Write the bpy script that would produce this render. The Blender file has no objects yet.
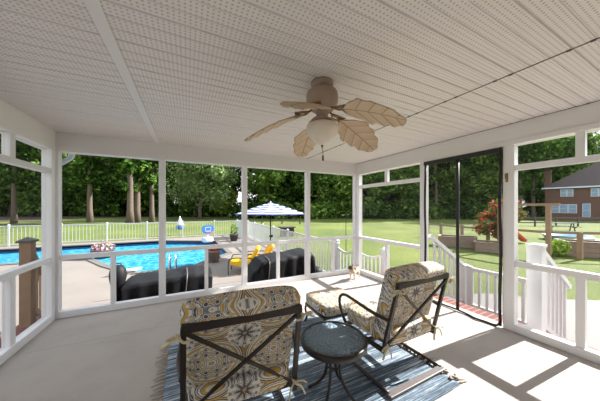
import bpy, bmesh, math, random
from mathutils import Vector, Matrix, noise
random.seed(7)
R = math.radians
S = bpy.context.scene
COL = S.collection
FPX, CX, HY, EYE = 228.0, 300.0, 208.0, 1.5
YAW = R(26.2)
FW = (math.sin(YAW), math.cos(YAW)); RT = (math.cos(YAW), -math.sin(YAW))
GZ = -0.6                                   # ground outside, the porch floor is 0

def at(px, d, z=0.0):
    """Room point seen along column px at depth d."""
    l = (px - CX) / FPX * d
    return Vector((d*FW[0] + l*RT[0], d*FW[1] + l*RT[1], z))

# ------------------------------------------------------------------ mesh helpers
class MB:
    def __init__(s): s.v = []; s.f = []; s.sm = []
    def add(s, vs, fs, smooth=False, m=None):
        o = len(s.v)
        s.v += [tuple(m @ Vector(p)) if m else tuple(p) for p in vs]
        for f in fs: s.f.append(tuple(i+o for i in f)); s.sm.append(smooth)
        return s
    def box(s, x0, y0, z0, x1, y1, z1, m=None, bev=0.0):
        if bev:
            bm = bmesh.new(); bmesh.ops.create_cube(bm, size=1)
            for v in bm.verts:
                v.co = Vector(((x0+x1)/2+v.co.x*abs(x1-x0), (y0+y1)/2+v.co.y*abs(y1-y0), (z0+z1)/2+v.co.z*abs(z1-z0)))
            bmesh.ops.bevel(bm, geom=bm.edges[:], offset=bev, segments=2, affect='EDGES', profile=.5)
            bm.verts.index_update()
            s.add([v.co.copy() for v in bm.verts], [[v.index for v in f.verts] for f in bm.faces], False, m); bm.free()
            return s
        vs = [(x0,y0,z0),(x1,y0,z0),(x1,y1,z0),(x0,y1,z0),(x0,y0,z1),(x1,y0,z1),(x1,y1,z1),(x0,y1,z1)]
        return s.add(vs, [(0,3,2,1),(4,5,6,7),(0,1,5,4),(1,2,6,5),(2,3,7,6),(3,0,4,7)], False, m)
    def beam(s, a, b, w, h, up=(0,0,1)):
        """rectangular bar from a to b, w across, h along up"""
        a, b = Vector(a), Vector(b); d = (b-a).normalized(); u = Vector(up)
        if abs(d.dot(u)) > .98: u = Vector((0,1,0))
        x = d.cross(u).normalized(); u = x.cross(d).normalized()
        vs = [p + x*sx*w/2 + u*su*h/2 for p in (a, b) for sx, su in ((-1,-1),(1,-1),(1,1),(-1,1))]
        return s.add(vs, [(3,2,1,0),(4,5,6,7),(0,1,5,4),(1,2,6,5),(2,3,7,6),(3,0,4,7)])
    def tube(s, pts, r, n=8, flat=1.0, closed=False):
        pts = [Vector(p) for p in pts]; N = len(pts)
        rr = r if isinstance(r, (list, tuple)) else [r]*N
        prev = None; rings = []
        for i, p in enumerate(pts):
            if closed: t = pts[(i+1) % N] - pts[i-1]
            else: t = pts[min(i+1, N-1)] - pts[max(i-1, 0)]
            t = t.normalized() if t.length > 1e-9 else Vector((0,0,1))
            if prev is None:
                u = Vector((0,0,1)) if abs(t.z) < .9 else Vector((0,1,0))
            else: u = prev
            u = u - t*u.dot(t)
            if u.length < 1e-5: u = t.orthogonal()
            u.normalize(); w = t.cross(u); prev = u
            rings.append([p + (w*math.cos(2*math.pi*k/n) + u*math.sin(2*math.pi*k/n)*flat)*rr[i] for k in range(n)])
        vs = [q for g in rings for q in g]; fs = []
        for i in range(N if closed else N-1):
            j = (i+1) % N
            for k in range(n):
                k2 = (k+1) % n; fs.append((i*n+k, i*n+k2, j*n+k2, j*n+k))
        if not closed:
            fs.append(tuple(reversed(range(n)))); fs.append(tuple((N-1)*n+k for k in range(n)))
        return s.add(vs, fs, True)
    def lathe(s, prof, n=24, c=(0,0,0)):
        vs = []; fs = []; L = len(prof)
        for i in range(n):
            a = 2*math.pi*i/n
            for r, z in prof: vs.append((c[0]+r*math.cos(a), c[1]+r*math.sin(a), c[2]+z))
        for i in range(n):
            j = (i+1) % n
            for k in range(L-1): fs.append((i*L+k, j*L+k, j*L+k+1, i*L+k+1))
        if prof[0][0] > 1e-6: fs.append(tuple(i*L for i in reversed(range(n))))
        if prof[-1][0] > 1e-6: fs.append(tuple(i*L+L-1 for i in range(n)))
        return s.add(vs, fs, True)
    def prism(s, poly, z0, z1):
        n = len(poly)
        return s.add([(x,y,z0) for x,y in poly]+[(x,y,z1) for x,y in poly],
                     [tuple(reversed(range(n))), tuple(range(n, 2*n))]+[(i,(i+1)%n,(i+1)%n+n,i+n) for i in range(n)])
    def pillow(s, c, size, e=.32, m=None, nu=36, nv=20, puff=0.0, seed=0):
        """rounded cushion: superellipsoid with a little unevenness"""
        sp = lambda w, p: math.copysign(abs(w)**p, w)
        vs = []; fs = []
        for j in range(nv+1):
            v = -math.pi/2 + math.pi*j/nv
            for i in range(nu):
                u = 2*math.pi*i/nu
                x = sp(math.cos(v), e)*sp(math.cos(u), e); y = sp(math.cos(v), e)*sp(math.sin(u), e); z = sp(math.sin(v), e)
                p = Vector((c[0]+x*size[0]/2, c[1]+y*size[1]/2, c[2]+z*size[2]/2))
                if puff: p += Vector((x,y,z)).normalized()*puff*noise.noise(Vector((p.x*5+seed, p.y*5, p.z*5)))
                vs.append(p)
        for j in range(nv):
            for i in range(nu):
                k = (i+1) % nu; fs.append((j*nu+i, j*nu+k, (j+1)*nu+k, (j+1)*nu+i))
        return s.add(vs, fs, True, m)
    def build(s, name, mat, parent=None, loc=None):
        me = bpy.data.meshes.new(name); me.from_pydata(s.v, [], s.f)
        me.polygons.foreach_set('use_smooth', s.sm)
        mats = mat if isinstance(mat, (list, tuple)) else [mat]
        for q in mats: me.materials.append(q)
        me.update()
        bm = bmesh.new(); bm.from_mesh(me); bmesh.ops.remove_doubles(bm, verts=bm.verts, dist=1e-6)
        bmesh.ops.recalc_face_normals(bm, faces=bm.faces); bm.to_mesh(me); bm.free()
        o = bpy.data.objects.new(name, me); COL.objects.link(o)
        if parent: o.parent = parent
        if loc is not None: o.location = loc
        return o

def raw(name, vs, fs, mat, parent=None, smooth=False):
    me = bpy.data.meshes.new(name); me.from_pydata(vs, [], fs); me.materials.append(mat)
    if smooth: me.polygons.foreach_set('use_smooth', [True]*len(fs))
    me.update(); o = bpy.data.objects.new(name, me); COL.objects.link(o)
    if parent: o.parent = parent
    return o
def tag(o, label, cat, group=None, kind=None):
    o['label'] = label; o['category'] = cat
    if group: o['group'] = group
    if kind: o['kind'] = kind
    return o
def thing(name, label, cat, loc=(0,0,0), rz=0, group=None):
    o = bpy.data.objects.new(name, None); COL.objects.link(o); o.empty_display_size = .1
    o.location = loc; o.rotation_euler = (0,0,rz)
    return tag(o, label, cat, group)
def struct(o): o['kind'] = 'structure'; return o
def struct_empty(name, loc=(0,0,0)):
    o = bpy.data.objects.new(name, None); COL.objects.link(o); o.location = loc; return struct(o)
def copy_tree(o, parent=None):
    c = o.copy(); COL.objects.link(c); c.parent = parent
    for ch in list(o.children): copy_tree(ch, c)
    return c
def bez(pts, n=8):
    """Catmull-Rom through pts"""
    P = [Vector(p) for p in pts]; P = [P[0]*2-P[1]] + P + [P[-1]*2-P[-2]]; out = []
    for i in range(1, len(P)-2):
        for k in range(n):
            t = k/n; a,b,c,d = P[i-1:i+3]
            out.append(.5*((2*b)+(c-a)*t+(2*a-5*b+4*c-d)*t*t+(3*b-a-3*c+d)*t**3))
    out.append(P[-2]); return out

# ------------------------------------------------------------------ materials
def s2l(c): return tuple(((x/255)/12.92 if x/255 <= .04045 else ((x/255+.055)/1.055)**2.4) for x in c)
class NT:
    def __init__(s, name):
        s.m = bpy.data.materials.new(name); s.m.use_nodes = True; s.t = s.m.node_tree; s.t.nodes.clear()
        s.out = s.n('ShaderNodeOutputMaterial')
    def n(s, ty, **kw):
        q = s.t.nodes.new(ty)
        for k, v in kw.items(): setattr(q, k, v)
        return q
    def l(s, a, b): s.t.links.new(a, b)
    def set(s, sock, v):
        if isinstance(v, bpy.types.NodeSocket): s.l(v, sock)
        else: sock.default_value = v
    def math(s, op, a, b=0.0, c=None):
        q = s.n('ShaderNodeMath', operation=op); s.set(q.inputs[0], a); s.set(q.inputs[1], b)
        if c is not None: s.set(q.inputs[2], c)
        return q.outputs[0]
    def ramp(s, f, stops, interp='LINEAR'):
        q = s.n('ShaderNodeValToRGB'); e = q.color_ramp.elements; q.color_ramp.interpolation = interp
        while len(e) > 1: e.remove(e[-1])
        e[0].position = stops[0][0]; e[0].color = (*stops[0][1], 1)
        for p, c in stops[1:]:
            x = e.new(p); x.color = (*c, 1)
        s.l(f, q.inputs[0]); return q.outputs[0]
    def mix(s, f, a, b):
        q = s.n('ShaderNodeMix', data_type='RGBA'); s.set(q.inputs[0], f)
        s.set(q.inputs[6], a if isinstance(a, bpy.types.NodeSocket) else (*a, 1)); s.set(q.inputs[7], b if isinstance(b, bpy.types.NodeSocket) else (*b, 1))
        return q.outputs[2]
    def coord(s, scale=(1,1,1), which='Object'):
        tc = s.n('ShaderNodeTexCoord'); mp = s.n('ShaderNodeMapping'); mp.inputs['Scale'].default_value = scale
        s.l(tc.outputs[which], mp.inputs[0]); return mp.outputs[0]
    def noise(s, vec, scale, detail=3, rough=.5):
        q = s.n('ShaderNodeTexNoise'); s.l(vec, q.inputs['Vector']); q.inputs['Scale'].default_value = scale
        q.inputs['Detail'].default_value = detail; q.inputs['Roughness'].default_value = rough; return q.outputs[0]
    def bump(s, h, strength=.3, dist=.02):
        q = s.n('ShaderNodeBump'); q.inputs['Strength'].default_value = strength; q.inputs['Distance'].default_value = dist
        s.l(h, q.inputs['Height']); return q.outputs[0]
    def pbsdf(s, col, rough=.5, metal=0.0, normal=None, **kw):
        q = s.n('ShaderNodeBsdfPrincipled'); s.set(q.inputs['Base Color'], col if isinstance(col, bpy.types.NodeSocket) else (*col, 1))
        s.set(q.inputs['Roughness'], rough); s.set(q.inputs['Metallic'], metal)
        if normal: s.l(normal, q.inputs['Normal'])
        for k, v in kw.items(): s.set(q.inputs[k.replace('_', ' ')], v)
        return q.outputs[0]
    def done(s, sh): s.l(sh, s.out.inputs[0]); return s.m

def plain(name, c, rough=.5, metal=0.0, var=.08, vs=6.0, bump=0.0, bs=60.0, **kw):
    t = NT(name); co = t.coord(); n = t.noise(co, vs, 4)
    col = t.mix(n, tuple(x*(1-var) for x in c), tuple(min(1, x*(1+var)) for x in c))
    nm = t.bump(t.noise(co, bs, 3), bump, .01) if bump else None
    return t.done(t.pbsdf(col, rough, metal, nm, **kw))

M = {}
M['white'] = plain('white_paint', s2l((228,227,228)), .45, var=.03, vs=3)
M['beam'] = plain('beam_paint', s2l((226,222,220)), .5, var=.03, vs=2)
M['vinyl'] = plain('white_vinyl', s2l((196,196,198)), .4, var=.02)
M['railing'] = plain('painted_railing', s2l((212,212,214)), .4, var=.02)
M['bronze'] = plain('bronze_frame', s2l((46,39,35)), .4, .3, var=.15, vs=20, bump=.05, bs=200)
M['bronze_gray'] = plain('sunlit_frame_gray', s2l((104,97,95)), .5, .2, var=.1, vs=14)  # bronze paled to gray for sun on the base bar; cover seams share it
M['black'] = plain('black_trim', (.012,.012,.013), .55, var=.2)
M['brick_red'] = None
M['seam'] = plain('seam_dark', s2l((96,84,74)), .8, var=.3, vs=30)
M['wood'] = plain('weathered_wood', s2l((140,112,88)), .75, var=.28, vs=9, bump=.3, bs=40)
M['wood_gray'] = plain('grey_wood', s2l((138,118,104)), .8, var=.3, vs=5, bump=.3, bs=30)
M['capmetal'] = plain('dark_cap', s2l((74,70,68)), .5, var=.1)
M['tie'] = plain('tie_fabric', s2l((205,192,160)), .9, var=.3, vs=40)
M['fringe'] = plain('cream_yarn', s2l((168,158,144)), .95, var=.15, vs=60)  # cream darkened, shade on the fringe is put into the yarn colour
M['fan_body'] = plain('fan_taupe', s2l((160,138,122)), .5, var=.08, vs=8)
M['fan_arm'] = plain('fan_brass', s2l((140,112,72)), .4, .5, var=.15)
M['chain'] = plain('chain_dark', s2l((70,52,40)), .4, .6)
M['cover'] = plain('black_cover', (.007,.007,.009), .62, var=.2, vs=4, bump=.5, bs=7, Specular_IOR_Level=.25)
M['yellow'] = plain('yellow_cushion', s2l((232,178,20)), .7, var=.12, vs=10)
M['terracotta'] = plain('grey_planter', s2l((128,112,104)), .8, var=.15)
M['pot_dark'] = plain('dark_planter', s2l((72,64,62)), .7, var=.15)
M['bark'] = plain('bark', s2l((92,80,70)), .95, var=.45, vs=6, bump=.6, bs=14)
M['roofing'] = plain('shingles', s2l((92,82,82)), .9, var=.25, vs=12)
M['winglass'] = plain('window_blue', s2l((128,158,186)), .12, var=.25, vs=1.5)
M['pumpblue'] = plain('backboard_blue', s2l((44,110,190)), .35, var=.05)
M['redplastic'] = plain('red_plastic', s2l((214,58,50)), .35, var=.05)
M['yellowplastic'] = plain('yellow_plastic', s2l((240,205,60)), .35, var=.05)
M['blueplastic'] = plain('pale_blue_plastic', s2l((150,186,214)), .35, var=.05)
M['metal'] = plain('steel', (.6,.6,.6), .25, .9, var=.05)
M['gutter'] = plain('gutter_white', s2l((214,224,236)), .4, var=.04)

def concrete(name, c, var=.12, sc=2.2):
    t = NT(name); co = t.coord()
    a = t.noise(co, sc, 6, .6); b = t.noise(co, 60, 3, .6)
    f = t.math('ADD', t.math('MULTIPLY', a, .75), t.math('MULTIPLY', b, .25))
    col = t.ramp(f, [(.25, tuple(x*(1-var*1.6) for x in c)), (.5, c), (.75, tuple(min(1,x*(1+var)) for x in c))])
    return t.done(t.pbsdf(col, .75, 0, t.bump(b, .12, .01)))
M['floor'] = concrete('porch_concrete', s2l((170,161,153)), .10)
M['deck'] = concrete('deck_concrete', s2l((122,114,107)), .1, 1.2)
M['path'] = concrete('path_concrete', s2l((100,95,89)), .1, 1.2)

def brick(name, c1, c2, mortar, scale, bw=.5, rh=.25, ms=.02, axes='xz'):
    t = NT(name); tc = t.n('ShaderNodeTexCoord'); sp = t.n('ShaderNodeSeparateXYZ'); t.l(tc.outputs['Object'], sp.inputs[0])
    cb = t.n('ShaderNodeCombineXYZ')
    u = t.math('ADD', sp.outputs[0], sp.outputs[1]) if axes == 'xz' else sp.outputs['xyz'.index(axes[0])]
    t.l(u, cb.inputs[0]); t.l(sp.outputs['xyz'.index(axes[1])], cb.inputs[1])
    b = t.n('ShaderNodeTexBrick'); t.l(cb.outputs[0], b.inputs['Vector']); b.inputs['Scale'].default_value = scale
    b.inputs['Color1'].default_value = (*c1,1); b.inputs['Color2'].default_value = (*c2,1); b.inputs['Mortar'].default_value = (*mortar,1)
    b.inputs['Brick Width'].default_value = bw; b.inputs['Row Height'].default_value = rh; b.inputs['Mortar Size'].default_value = ms
    return t.done(t.pbsdf(b.outputs[0], .85, 0, t.bump(b.outputs['Fac'], -.3, .01)))
M['rowlock'] = brick('brick_edging', s2l((126,58,44)), s2l((106,48,38)), s2l((136,126,116)), 1.0, .085, .4, .008, 'yx')
M['rowlock_x'] = brick('brick_edging_back', s2l((126,58,44)), s2l((106,48,38)), s2l((136,126,116)), 1.0, .085, .4, .008, 'xy')
M['house_brick'] = brick('house_brick', s2l((116,80,68)), s2l((92,62,54)), s2l((120,108,100)), 1.0, .24, .09, .008)  # shade on the house is put into the lowered brick colours

# perforated soffit: rows of tiny holes between the folds
def soffit():
    t = NT('perforated_soffit'); tc = t.n('ShaderNodeTexCoord'); sp = t.n('ShaderNodeSeparateXYZ'); t.l(tc.outputs['Object'], sp.inputs[0])
    P = .027
    fx = t.math('SUBTRACT', t.math('FRACT', t.math('DIVIDE', sp.outputs[0], P)), .5)
    fy = t.math('SUBTRACT', t.math('FRACT', t.math('DIVIDE', sp.outputs[1], .025)), .5)
    r = t.math('SQRT', t.math('ADD', t.math('MULTIPLY', fx, fx), t.math('MULTIPLY', fy, fy)))
    hole = t.math('LESS_THAN', r, .21)
    n = t.noise(t.coord(), 1.2, 3)
    c = s2l((226,220,216)); base = t.mix(n, tuple(x*.97 for x in c), tuple(x*1.02 for x in c))
    return t.done(t.pbsdf(t.mix(hole, base, s2l((176,167,160))), .55))
M['soffit'] = soffit()

def screen(name, dens, c=(.02,.022,.022)):
    t = NT(name); tr = t.n('ShaderNodeBsdfTransparent'); df = t.n('ShaderNodeBsdfDiffuse'); df.inputs[0].default_value = (*c,1)
    mx = t.n('ShaderNodeMixShader'); mx.inputs[0].default_value = dens
    t.l(tr.outputs[0], mx.inputs[1]); t.l(df.outputs[0], mx.inputs[2]); return t.done(mx.outputs[0])
M['screen_back'] = screen('screen_fine', .03)
M['screen_side'] = screen('screen_mesh', .08, (.10,.11,.11))
M['screen_door'] = screen('screen_black', .12, (.10,.10,.10))

def medallion():
    t = NT('medallion_fabric'); tc = t.n('ShaderNodeTexCoord'); sp = t.n('ShaderNodeSeparateXYZ'); t.l(tc.outputs['UV'], sp.inputs[0])
    u, v = sp.outputs[0], sp.outputs[1]
    wob = t.noise(tc.outputs['UV'], 14, 2)
    def cell(off):
        a = t.math('SUBTRACT', t.math('FRACT', t.math('ADD', u, off)), .5); b = t.math('SUBTRACT', t.math('FRACT', t.math('ADD', v, off)), .5)
        r = t.math('SQRT', t.math('ADD', t.math('MULTIPLY', a, a), t.math('MULTIPLY', b, b)))
        return r, t.math('ARCTAN2', b, a)
    r1, a1 = cell(.5); r2, a2 = cell(0.0)
    navy, blue, must, cream, tan = s2l((50,54,74)), s2l((104,112,130)), s2l((196,156,58)), s2l((220,215,202)), s2l((172,158,128))
    t1 = t.math('MULTIPLY', r1, t.math('ADD', 1.0, t.math('MULTIPLY', t.math('COSINE', t.math('MULTIPLY', a1, 8)), .07)))
    inner = t.ramp(t1, [(0,must),(.028,navy),(.042,cream),(.07,blue),(.085,cream),(.10,blue),(.115,cream),(.245,blue),(.258,cream),(.345,navy),(.358,cream)], 'CONSTANT')
    def ring(base, r0, n, ph, s0, c0, c1):
        f = t.math('FRACT', t.math('ADD', t.math('MULTIPLY', a1, n/(2*math.pi)), ph+.5))
        q = t.math('MULTIPLY', t.math('SUBTRACT', f, .5), 2*math.pi/n*r0); rr = t.math('SUBTRACT', r1, r0)
        d = t.math('SQRT', t.math('ADD', t.math('MULTIPLY', q, q), t.math('MULTIPLY', rr, rr)))
        base = t.mix(t.math('LESS_THAN', d, s0*1.75), base, c1)
        base = t.mix(t.math('LESS_THAN', d, s0*1.35), base, cream)
        return t.mix(t.math('LESS_THAN', d, s0), base, c0)
    inner = ring(inner, .17, 8, 0, .030, must, navy)
    inner = ring(inner, .21, 8, .5, .030, navy, blue)
    inner = ring(inner, .30, 12, 0, .024, must, blue)
    inner = ring(inner, .315, 12, .5, .022, navy, blue)
    ogee = t.ramp(r1, [(0,cream),(.375,must),(.40,blue),(.412,cream),(.435,blue),(.45,cream),(.465,navy),(.485,must),(.505,blue),(.525,cream)], 'CONSTANT')
    med = t.mix(t.math('GREATER_THAN', r1, .372), inner, ogee)
    t2 = t.math('MULTIPLY', r2, t.math('ADD', 1.0, t.math('MULTIPLY', t.math('COSINE', t.math('MULTIPLY', a2, 8)), -.42)))
    star = t.ramp(t2, [(0,must),(.02,navy),(.085,blue),(.105,cream),(.12,navy),(.14,cream),(.165,blue),(.18,cream)], 'CONSTANT')
    leafy = t.math('MULTIPLY', t.math('GREATER_THAN', t.math('COSINE', t.math('MULTIPLY', a2, 12)), .35), t.math('MULTIPLY', t.math('GREATER_THAN', r2, .20), t.math('LESS_THAN', r2, .245)))
    star = t.mix(leafy, star, blue)
    col = t.mix(t.math('LESS_THAN', r2, .27), med, star)
    vo = t.n('ShaderNodeTexVoronoi'); t.l(tc.outputs['UV'], vo.inputs['Vector']); vo.inputs['Scale'].default_value = 22
    col = t.mix(t.math('MULTIPLY', t.math('LESS_THAN', vo.outputs['Distance'], .22), .75), col, must)
    col = t.mix(t.math('MULTIPLY', wob, .25), col, tan)
    return t.done(t.pbsdf(col, .9, 0, t.bump(t.noise(tc.outputs['UV'], 120, 2), .15, .01)))
M['fabric'] = medallion()

def rug():
    t = NT('striped_rug'); a = t.noise(t.coord((1.3,95,1)), 1.0, 4, .7); b = t.noise(t.coord((.5,8,1)), 1.4, 3, .6); c = t.noise(t.coord((9,30,1)), 1.2, 3, .7)
    f = t.math('ADD', t.math('ADD', t.math('MULTIPLY', a, .6), t.math('MULTIPLY', b, .28)), t.math('MULTIPLY', c, .12))
    col = t.ramp(f, [(.34,s2l((40,46,54))),(.44,s2l((60,72,84))),(.50,s2l((92,108,122))),(.55,s2l((148,162,172))),(.62,s2l((222,222,220)))])
    return t.done(t.pbsdf(col, .95, 0, t.bump(a, .4, .006)))
M['rug'] = rug()

def umbrella_stripe():
    t = NT('striped_canvas'); tc = t.n('ShaderNodeTexCoord'); sp = t.n('ShaderNodeSeparateXYZ'); t.l(tc.outputs['UV'], sp.inputs[0])
    f = t.math('FRACT', t.math('MULTIPLY', sp.outputs[0], 6.0))
    col = t.ramp(f, [(0,s2l((184,186,200))),(.5,s2l((48,56,110)))], 'CONSTANT')
    return t.done(t.pbsdf(col, .8))
M['umbrella'] = umbrella_stripe()

def fan_leaf():
    t = NT('palm_leaf_blade'); tc = t.n('ShaderNodeTexCoord'); sp = t.n('ShaderNodeSeparateXYZ'); t.l(tc.outputs['Object'], sp.inputs[0])
    x, y = sp.outputs[0], t.math('ABSOLUTE', sp.outputs[1])
    q = t.math('FRACT', t.math('MULTIPLY', t.math('SUBTRACT', x, t.math('MULTIPLY', y, .75)), 9.5))
    vein = t.math('MAXIMUM', t.math('LESS_THAN', q, .09), t.math('LESS_THAN', y, .006))
    n = t.noise(t.coord((3,40,1)), 4, 3)
    base = t.mix(n, s2l((190,164,132)), s2l((212,190,160)))
    return t.done(t.pbsdf(t.mix(t.math('MULTIPLY', vein, .6), base, s2l((120,96,72))), .6, 0, t.bump(q, .25, .01)))
M['leafblade'] = fan_leaf()

def glassbowl():
    t = NT('alabaster_glass'); n = t.noise(t.coord(), 14, 3)
    return t.done(t.pbsdf(t.mix(n, s2l((214,202,184)), s2l((236,228,214))), .3, 0, None, Subsurface_Weight=.3, Subsurface_Scale=.03))
M['bowl'] = glassbowl()

def tableglass():
    t = NT('pebbled_glass'); tc = t.coord()
    vo = t.n('ShaderNodeTexVoronoi'); t.l(tc, vo.inputs['Vector']); vo.inputs['Scale'].default_value = 40
    n = t.noise(tc, 120, 2)
    h = t.math('ADD', vo.outputs['Distance'], t.math('MULTIPLY', n, .5))
    return t.done(t.pbsdf(s2l((160,182,198)), .1, 0, t.bump(h, 1.0, .03), Transmission_Weight=.2, IOR=1.5))
M['tableglass'] = tableglass()

def water():
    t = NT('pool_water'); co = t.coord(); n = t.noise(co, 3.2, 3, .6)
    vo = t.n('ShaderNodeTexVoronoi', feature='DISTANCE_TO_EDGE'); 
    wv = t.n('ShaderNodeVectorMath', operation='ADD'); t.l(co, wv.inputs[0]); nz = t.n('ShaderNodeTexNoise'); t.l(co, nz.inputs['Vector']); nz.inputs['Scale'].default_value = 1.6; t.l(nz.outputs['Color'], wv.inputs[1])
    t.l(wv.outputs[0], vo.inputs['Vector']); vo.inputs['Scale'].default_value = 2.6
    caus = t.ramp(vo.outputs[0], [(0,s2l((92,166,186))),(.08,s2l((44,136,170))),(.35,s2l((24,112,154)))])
    return t.done(t.pbsdf(caus, .22, 0, t.bump(n, .15, .03), IOR=1.2))
M['water'] = water()
def liner():
    t = NT('pool_liner'); co = t.coord((8,8,8)); ch = t.n('ShaderNodeTexVoronoi'); t.l(co, ch.inputs['Vector'])
    return t.done(t.pbsdf(t.mix(ch.outputs['Distance'], s2l((12,62,122)), s2l((26,88,150))), .35))
M['liner'] = liner()

def lawn():
    t = NT('lawn_grass'); co = t.coord()
    a = t.noise(co, .22, 4, .6); b = t.noise(co, 9, 4, .7); c = t.noise(co, 45, 2, .7)
    f = t.math('ADD', t.math('MULTIPLY', a, .45), t.math('ADD', t.math('MULTIPLY', b, .3), t.math('MULTIPLY', c, .25)))
    col = t.ramp(f, [(.3,s2l((48,62,16))),(.45,s2l((78,93,27))),(.55,s2l((98,109,36))),(.7,s2l((124,126,60)))])
    return t.done(t.pbsdf(col, .95, 0, t.bump(t.math('ADD', b, c), .7, .05)))
M['lawn'] = lawn()
M['forest_floor'] = plain('leaf_litter', s2l((70,60,42)), .95, var=.3, vs=1.2)
def leafmat(name, stops, tr=.35):
    t = NT(name); g = t.n('ShaderNodeNewGeometry'); oi = t.n('ShaderNodeObjectInfo')
    f = t.math('ADD', t.math('MULTIPLY', g.outputs['Random Per Island'], .75), t.math('MULTIPLY', oi.outputs['Random'], .25))
    col = t.ramp(f, stops)
    d = t.n('ShaderNodeBsdfDiffuse'); l = t.n('ShaderNodeBsdfTranslucent'); t.l(col, d.inputs[0]); t.l(col, l.inputs[0])
    mx = t.n('ShaderNodeMixShader'); mx.inputs[0].default_value = tr; t.l(d.outputs[0], mx.inputs[1]); t.l(l.outputs[0], mx.inputs[2])
    return t.done(mx.outputs[0])
M['leaf_dark'] = leafmat('leaves_dark', [(0,s2l((28,44,20))),(.45,s2l((52,78,34))),(.8,s2l((92,124,52))),(1,s2l((150,176,84)))])  # bright last stop paints sunlit spots onto some leaves
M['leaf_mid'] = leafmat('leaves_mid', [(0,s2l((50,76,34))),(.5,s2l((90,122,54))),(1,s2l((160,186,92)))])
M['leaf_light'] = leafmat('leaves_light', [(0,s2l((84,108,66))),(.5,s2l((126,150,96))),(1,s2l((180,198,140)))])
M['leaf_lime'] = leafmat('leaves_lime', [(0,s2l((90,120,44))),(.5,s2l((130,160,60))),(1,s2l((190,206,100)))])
M['bloom'] = leafmat('blossom_red', [(0,s2l((190,50,66))),(.6,s2l((224,84,92))),(1,s2l((240,140,130)))])
M['bloom_pink'] = leafmat('blossom_pink', [(0,s2l((190,120,160))),(1,s2l((230,190,210)))])

def dogfur():
    t = NT('dog_coat'); tc = t.n('ShaderNodeTexCoord'); sp = t.n('ShaderNodeSeparateXYZ'); t.l(tc.outputs['Object'], sp.inputs[0])
    n = t.noise(tc.outputs['Object'], 16, 3)
    zz = t.math('ADD', sp.outputs[2], t.math('MULTIPLY', t.math('SUBTRACT', n, .5), .06))
    col = t.ramp(t.math('MULTIPLY', zz, 3.2), [(0,s2l((226,222,214))),(.40,s2l((216,204,186))),(.56,s2l((196,170,140))),(.70,s2l((130,104,86))),(.78,s2l((52,44,42)))])
    return t.done(t.pbsdf(col, .9))
M['dog'] = dogfur()

# ------------------------------------------------------------------ camera, sun, sky
cam = bpy.data.cameras.new('camera'); co = bpy.data.objects.new('camera', cam); COL.objects.link(co)
cam.sensor_width = 36; cam.lens = FPX/600*36; cam.shift_y = (HY-200.5)/600; cam.clip_start = .05; cam.clip_end = 500
co.location = (0,0,EYE); co.rotation_euler = (R(90), 0, -YAW); S.camera = co

EL = R(34.5); AZ = Vector((.997,-.06,0)).normalized()
sl = bpy.data.lights.new('sun', 'SUN'); sl.energy = 11.0; sl.angle = R(.6); sl.color = (1,.975,.945)
so = bpy.data.objects.new('sun', sl); COL.objects.link(so)
sd = Vector((AZ.x*math.cos(EL), AZ.y*math.cos(EL), math.sin(EL)))
so.rotation_euler = sd.to_track_quat('Z', 'Y').to_euler(); so.location = sd*60
w = bpy.data.worlds.new('sky'); S.world = w; w.use_nodes = True; nt = w.node_tree; nt.nodes.clear()
wo = nt.nodes.new('ShaderNodeOutputWorld'); bg = nt.nodes.new('ShaderNodeBackground'); nt.links.new(bg.outputs[0], wo.inputs[0])
tc = nt.nodes.new('ShaderNodeTexCoord'); sp = nt.nodes.new('ShaderNodeSeparateXYZ'); nt.links.new(tc.outputs['Generated'], sp.inputs[0])
rp = nt.nodes.new('ShaderNodeValToRGB'); nt.links.new(sp.outputs[2], rp.inputs[0])
e = rp.color_ramp.elements; e[0].position = 0; e[0].color = (.97,.98,1,1); e[1].position = .8; e[1].color = (.80,.89,1,1)
nt.links.new(rp.outputs[0], bg.inputs[0]); bg.inputs[1].default_value = 1.15
vs = S.view_settings; vs.view_transform = 'Standard'; vs.look = 'None'; vs.gamma = 1; vs.use_curve_mapping = False
vs.exposure = 0.66

# ------------------------------------------------------------------ the porch
XL, XR, YB, YF = -1.60, 3.54, 4.21, -1.05     # inner faces; YF is the house wall
CZ = 2.53; BZ = 2.27; RZ0, RZ1 = .79, .855
PT = .10                                       # post thickness
# slab with control joints
fl = MB()
def slab(x0, x1, y0, y1): fl.box(x0, y0, -.12, x1, y1, 0)
js = [-1.75, .97-.003, 3.62]; ys = [-1.2, 1.55, 3.38, YB+.14]
g = .006
xs = [(-1.74, 3.68)]; yy = [(-1.2, 3.36), (3.3635, YB+.14)]
for a, b in xs:
    for c, d in yy: slab(a, b, c, d)
fl.box(-1.74, -1.2, -.14, 3.68, YB+.14, -.012)
fl.box(-1.74, -1.2, GZ-.2, 3.68, YB+.14, -.14)
struct(fl.build('floor', M['floor']))
eb = MB(); eb.box(3.68, -1.2, GZ-.1, 3.93, YB+.36, -.015); struct(eb.build('trim_1', M['rowlock']))
eb = MB(); eb.box(-1.97, YB+.14, GZ-.1, 3.68, YB+.36, -.015); struct(eb.build('trim_2', M['rowlock_x']))
eb = MB(); eb.box(-1.97, -1.2, GZ-.1, -1.74, YB+.14, -.015); struct(eb.build('trim_3', M['rowlock']))
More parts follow.
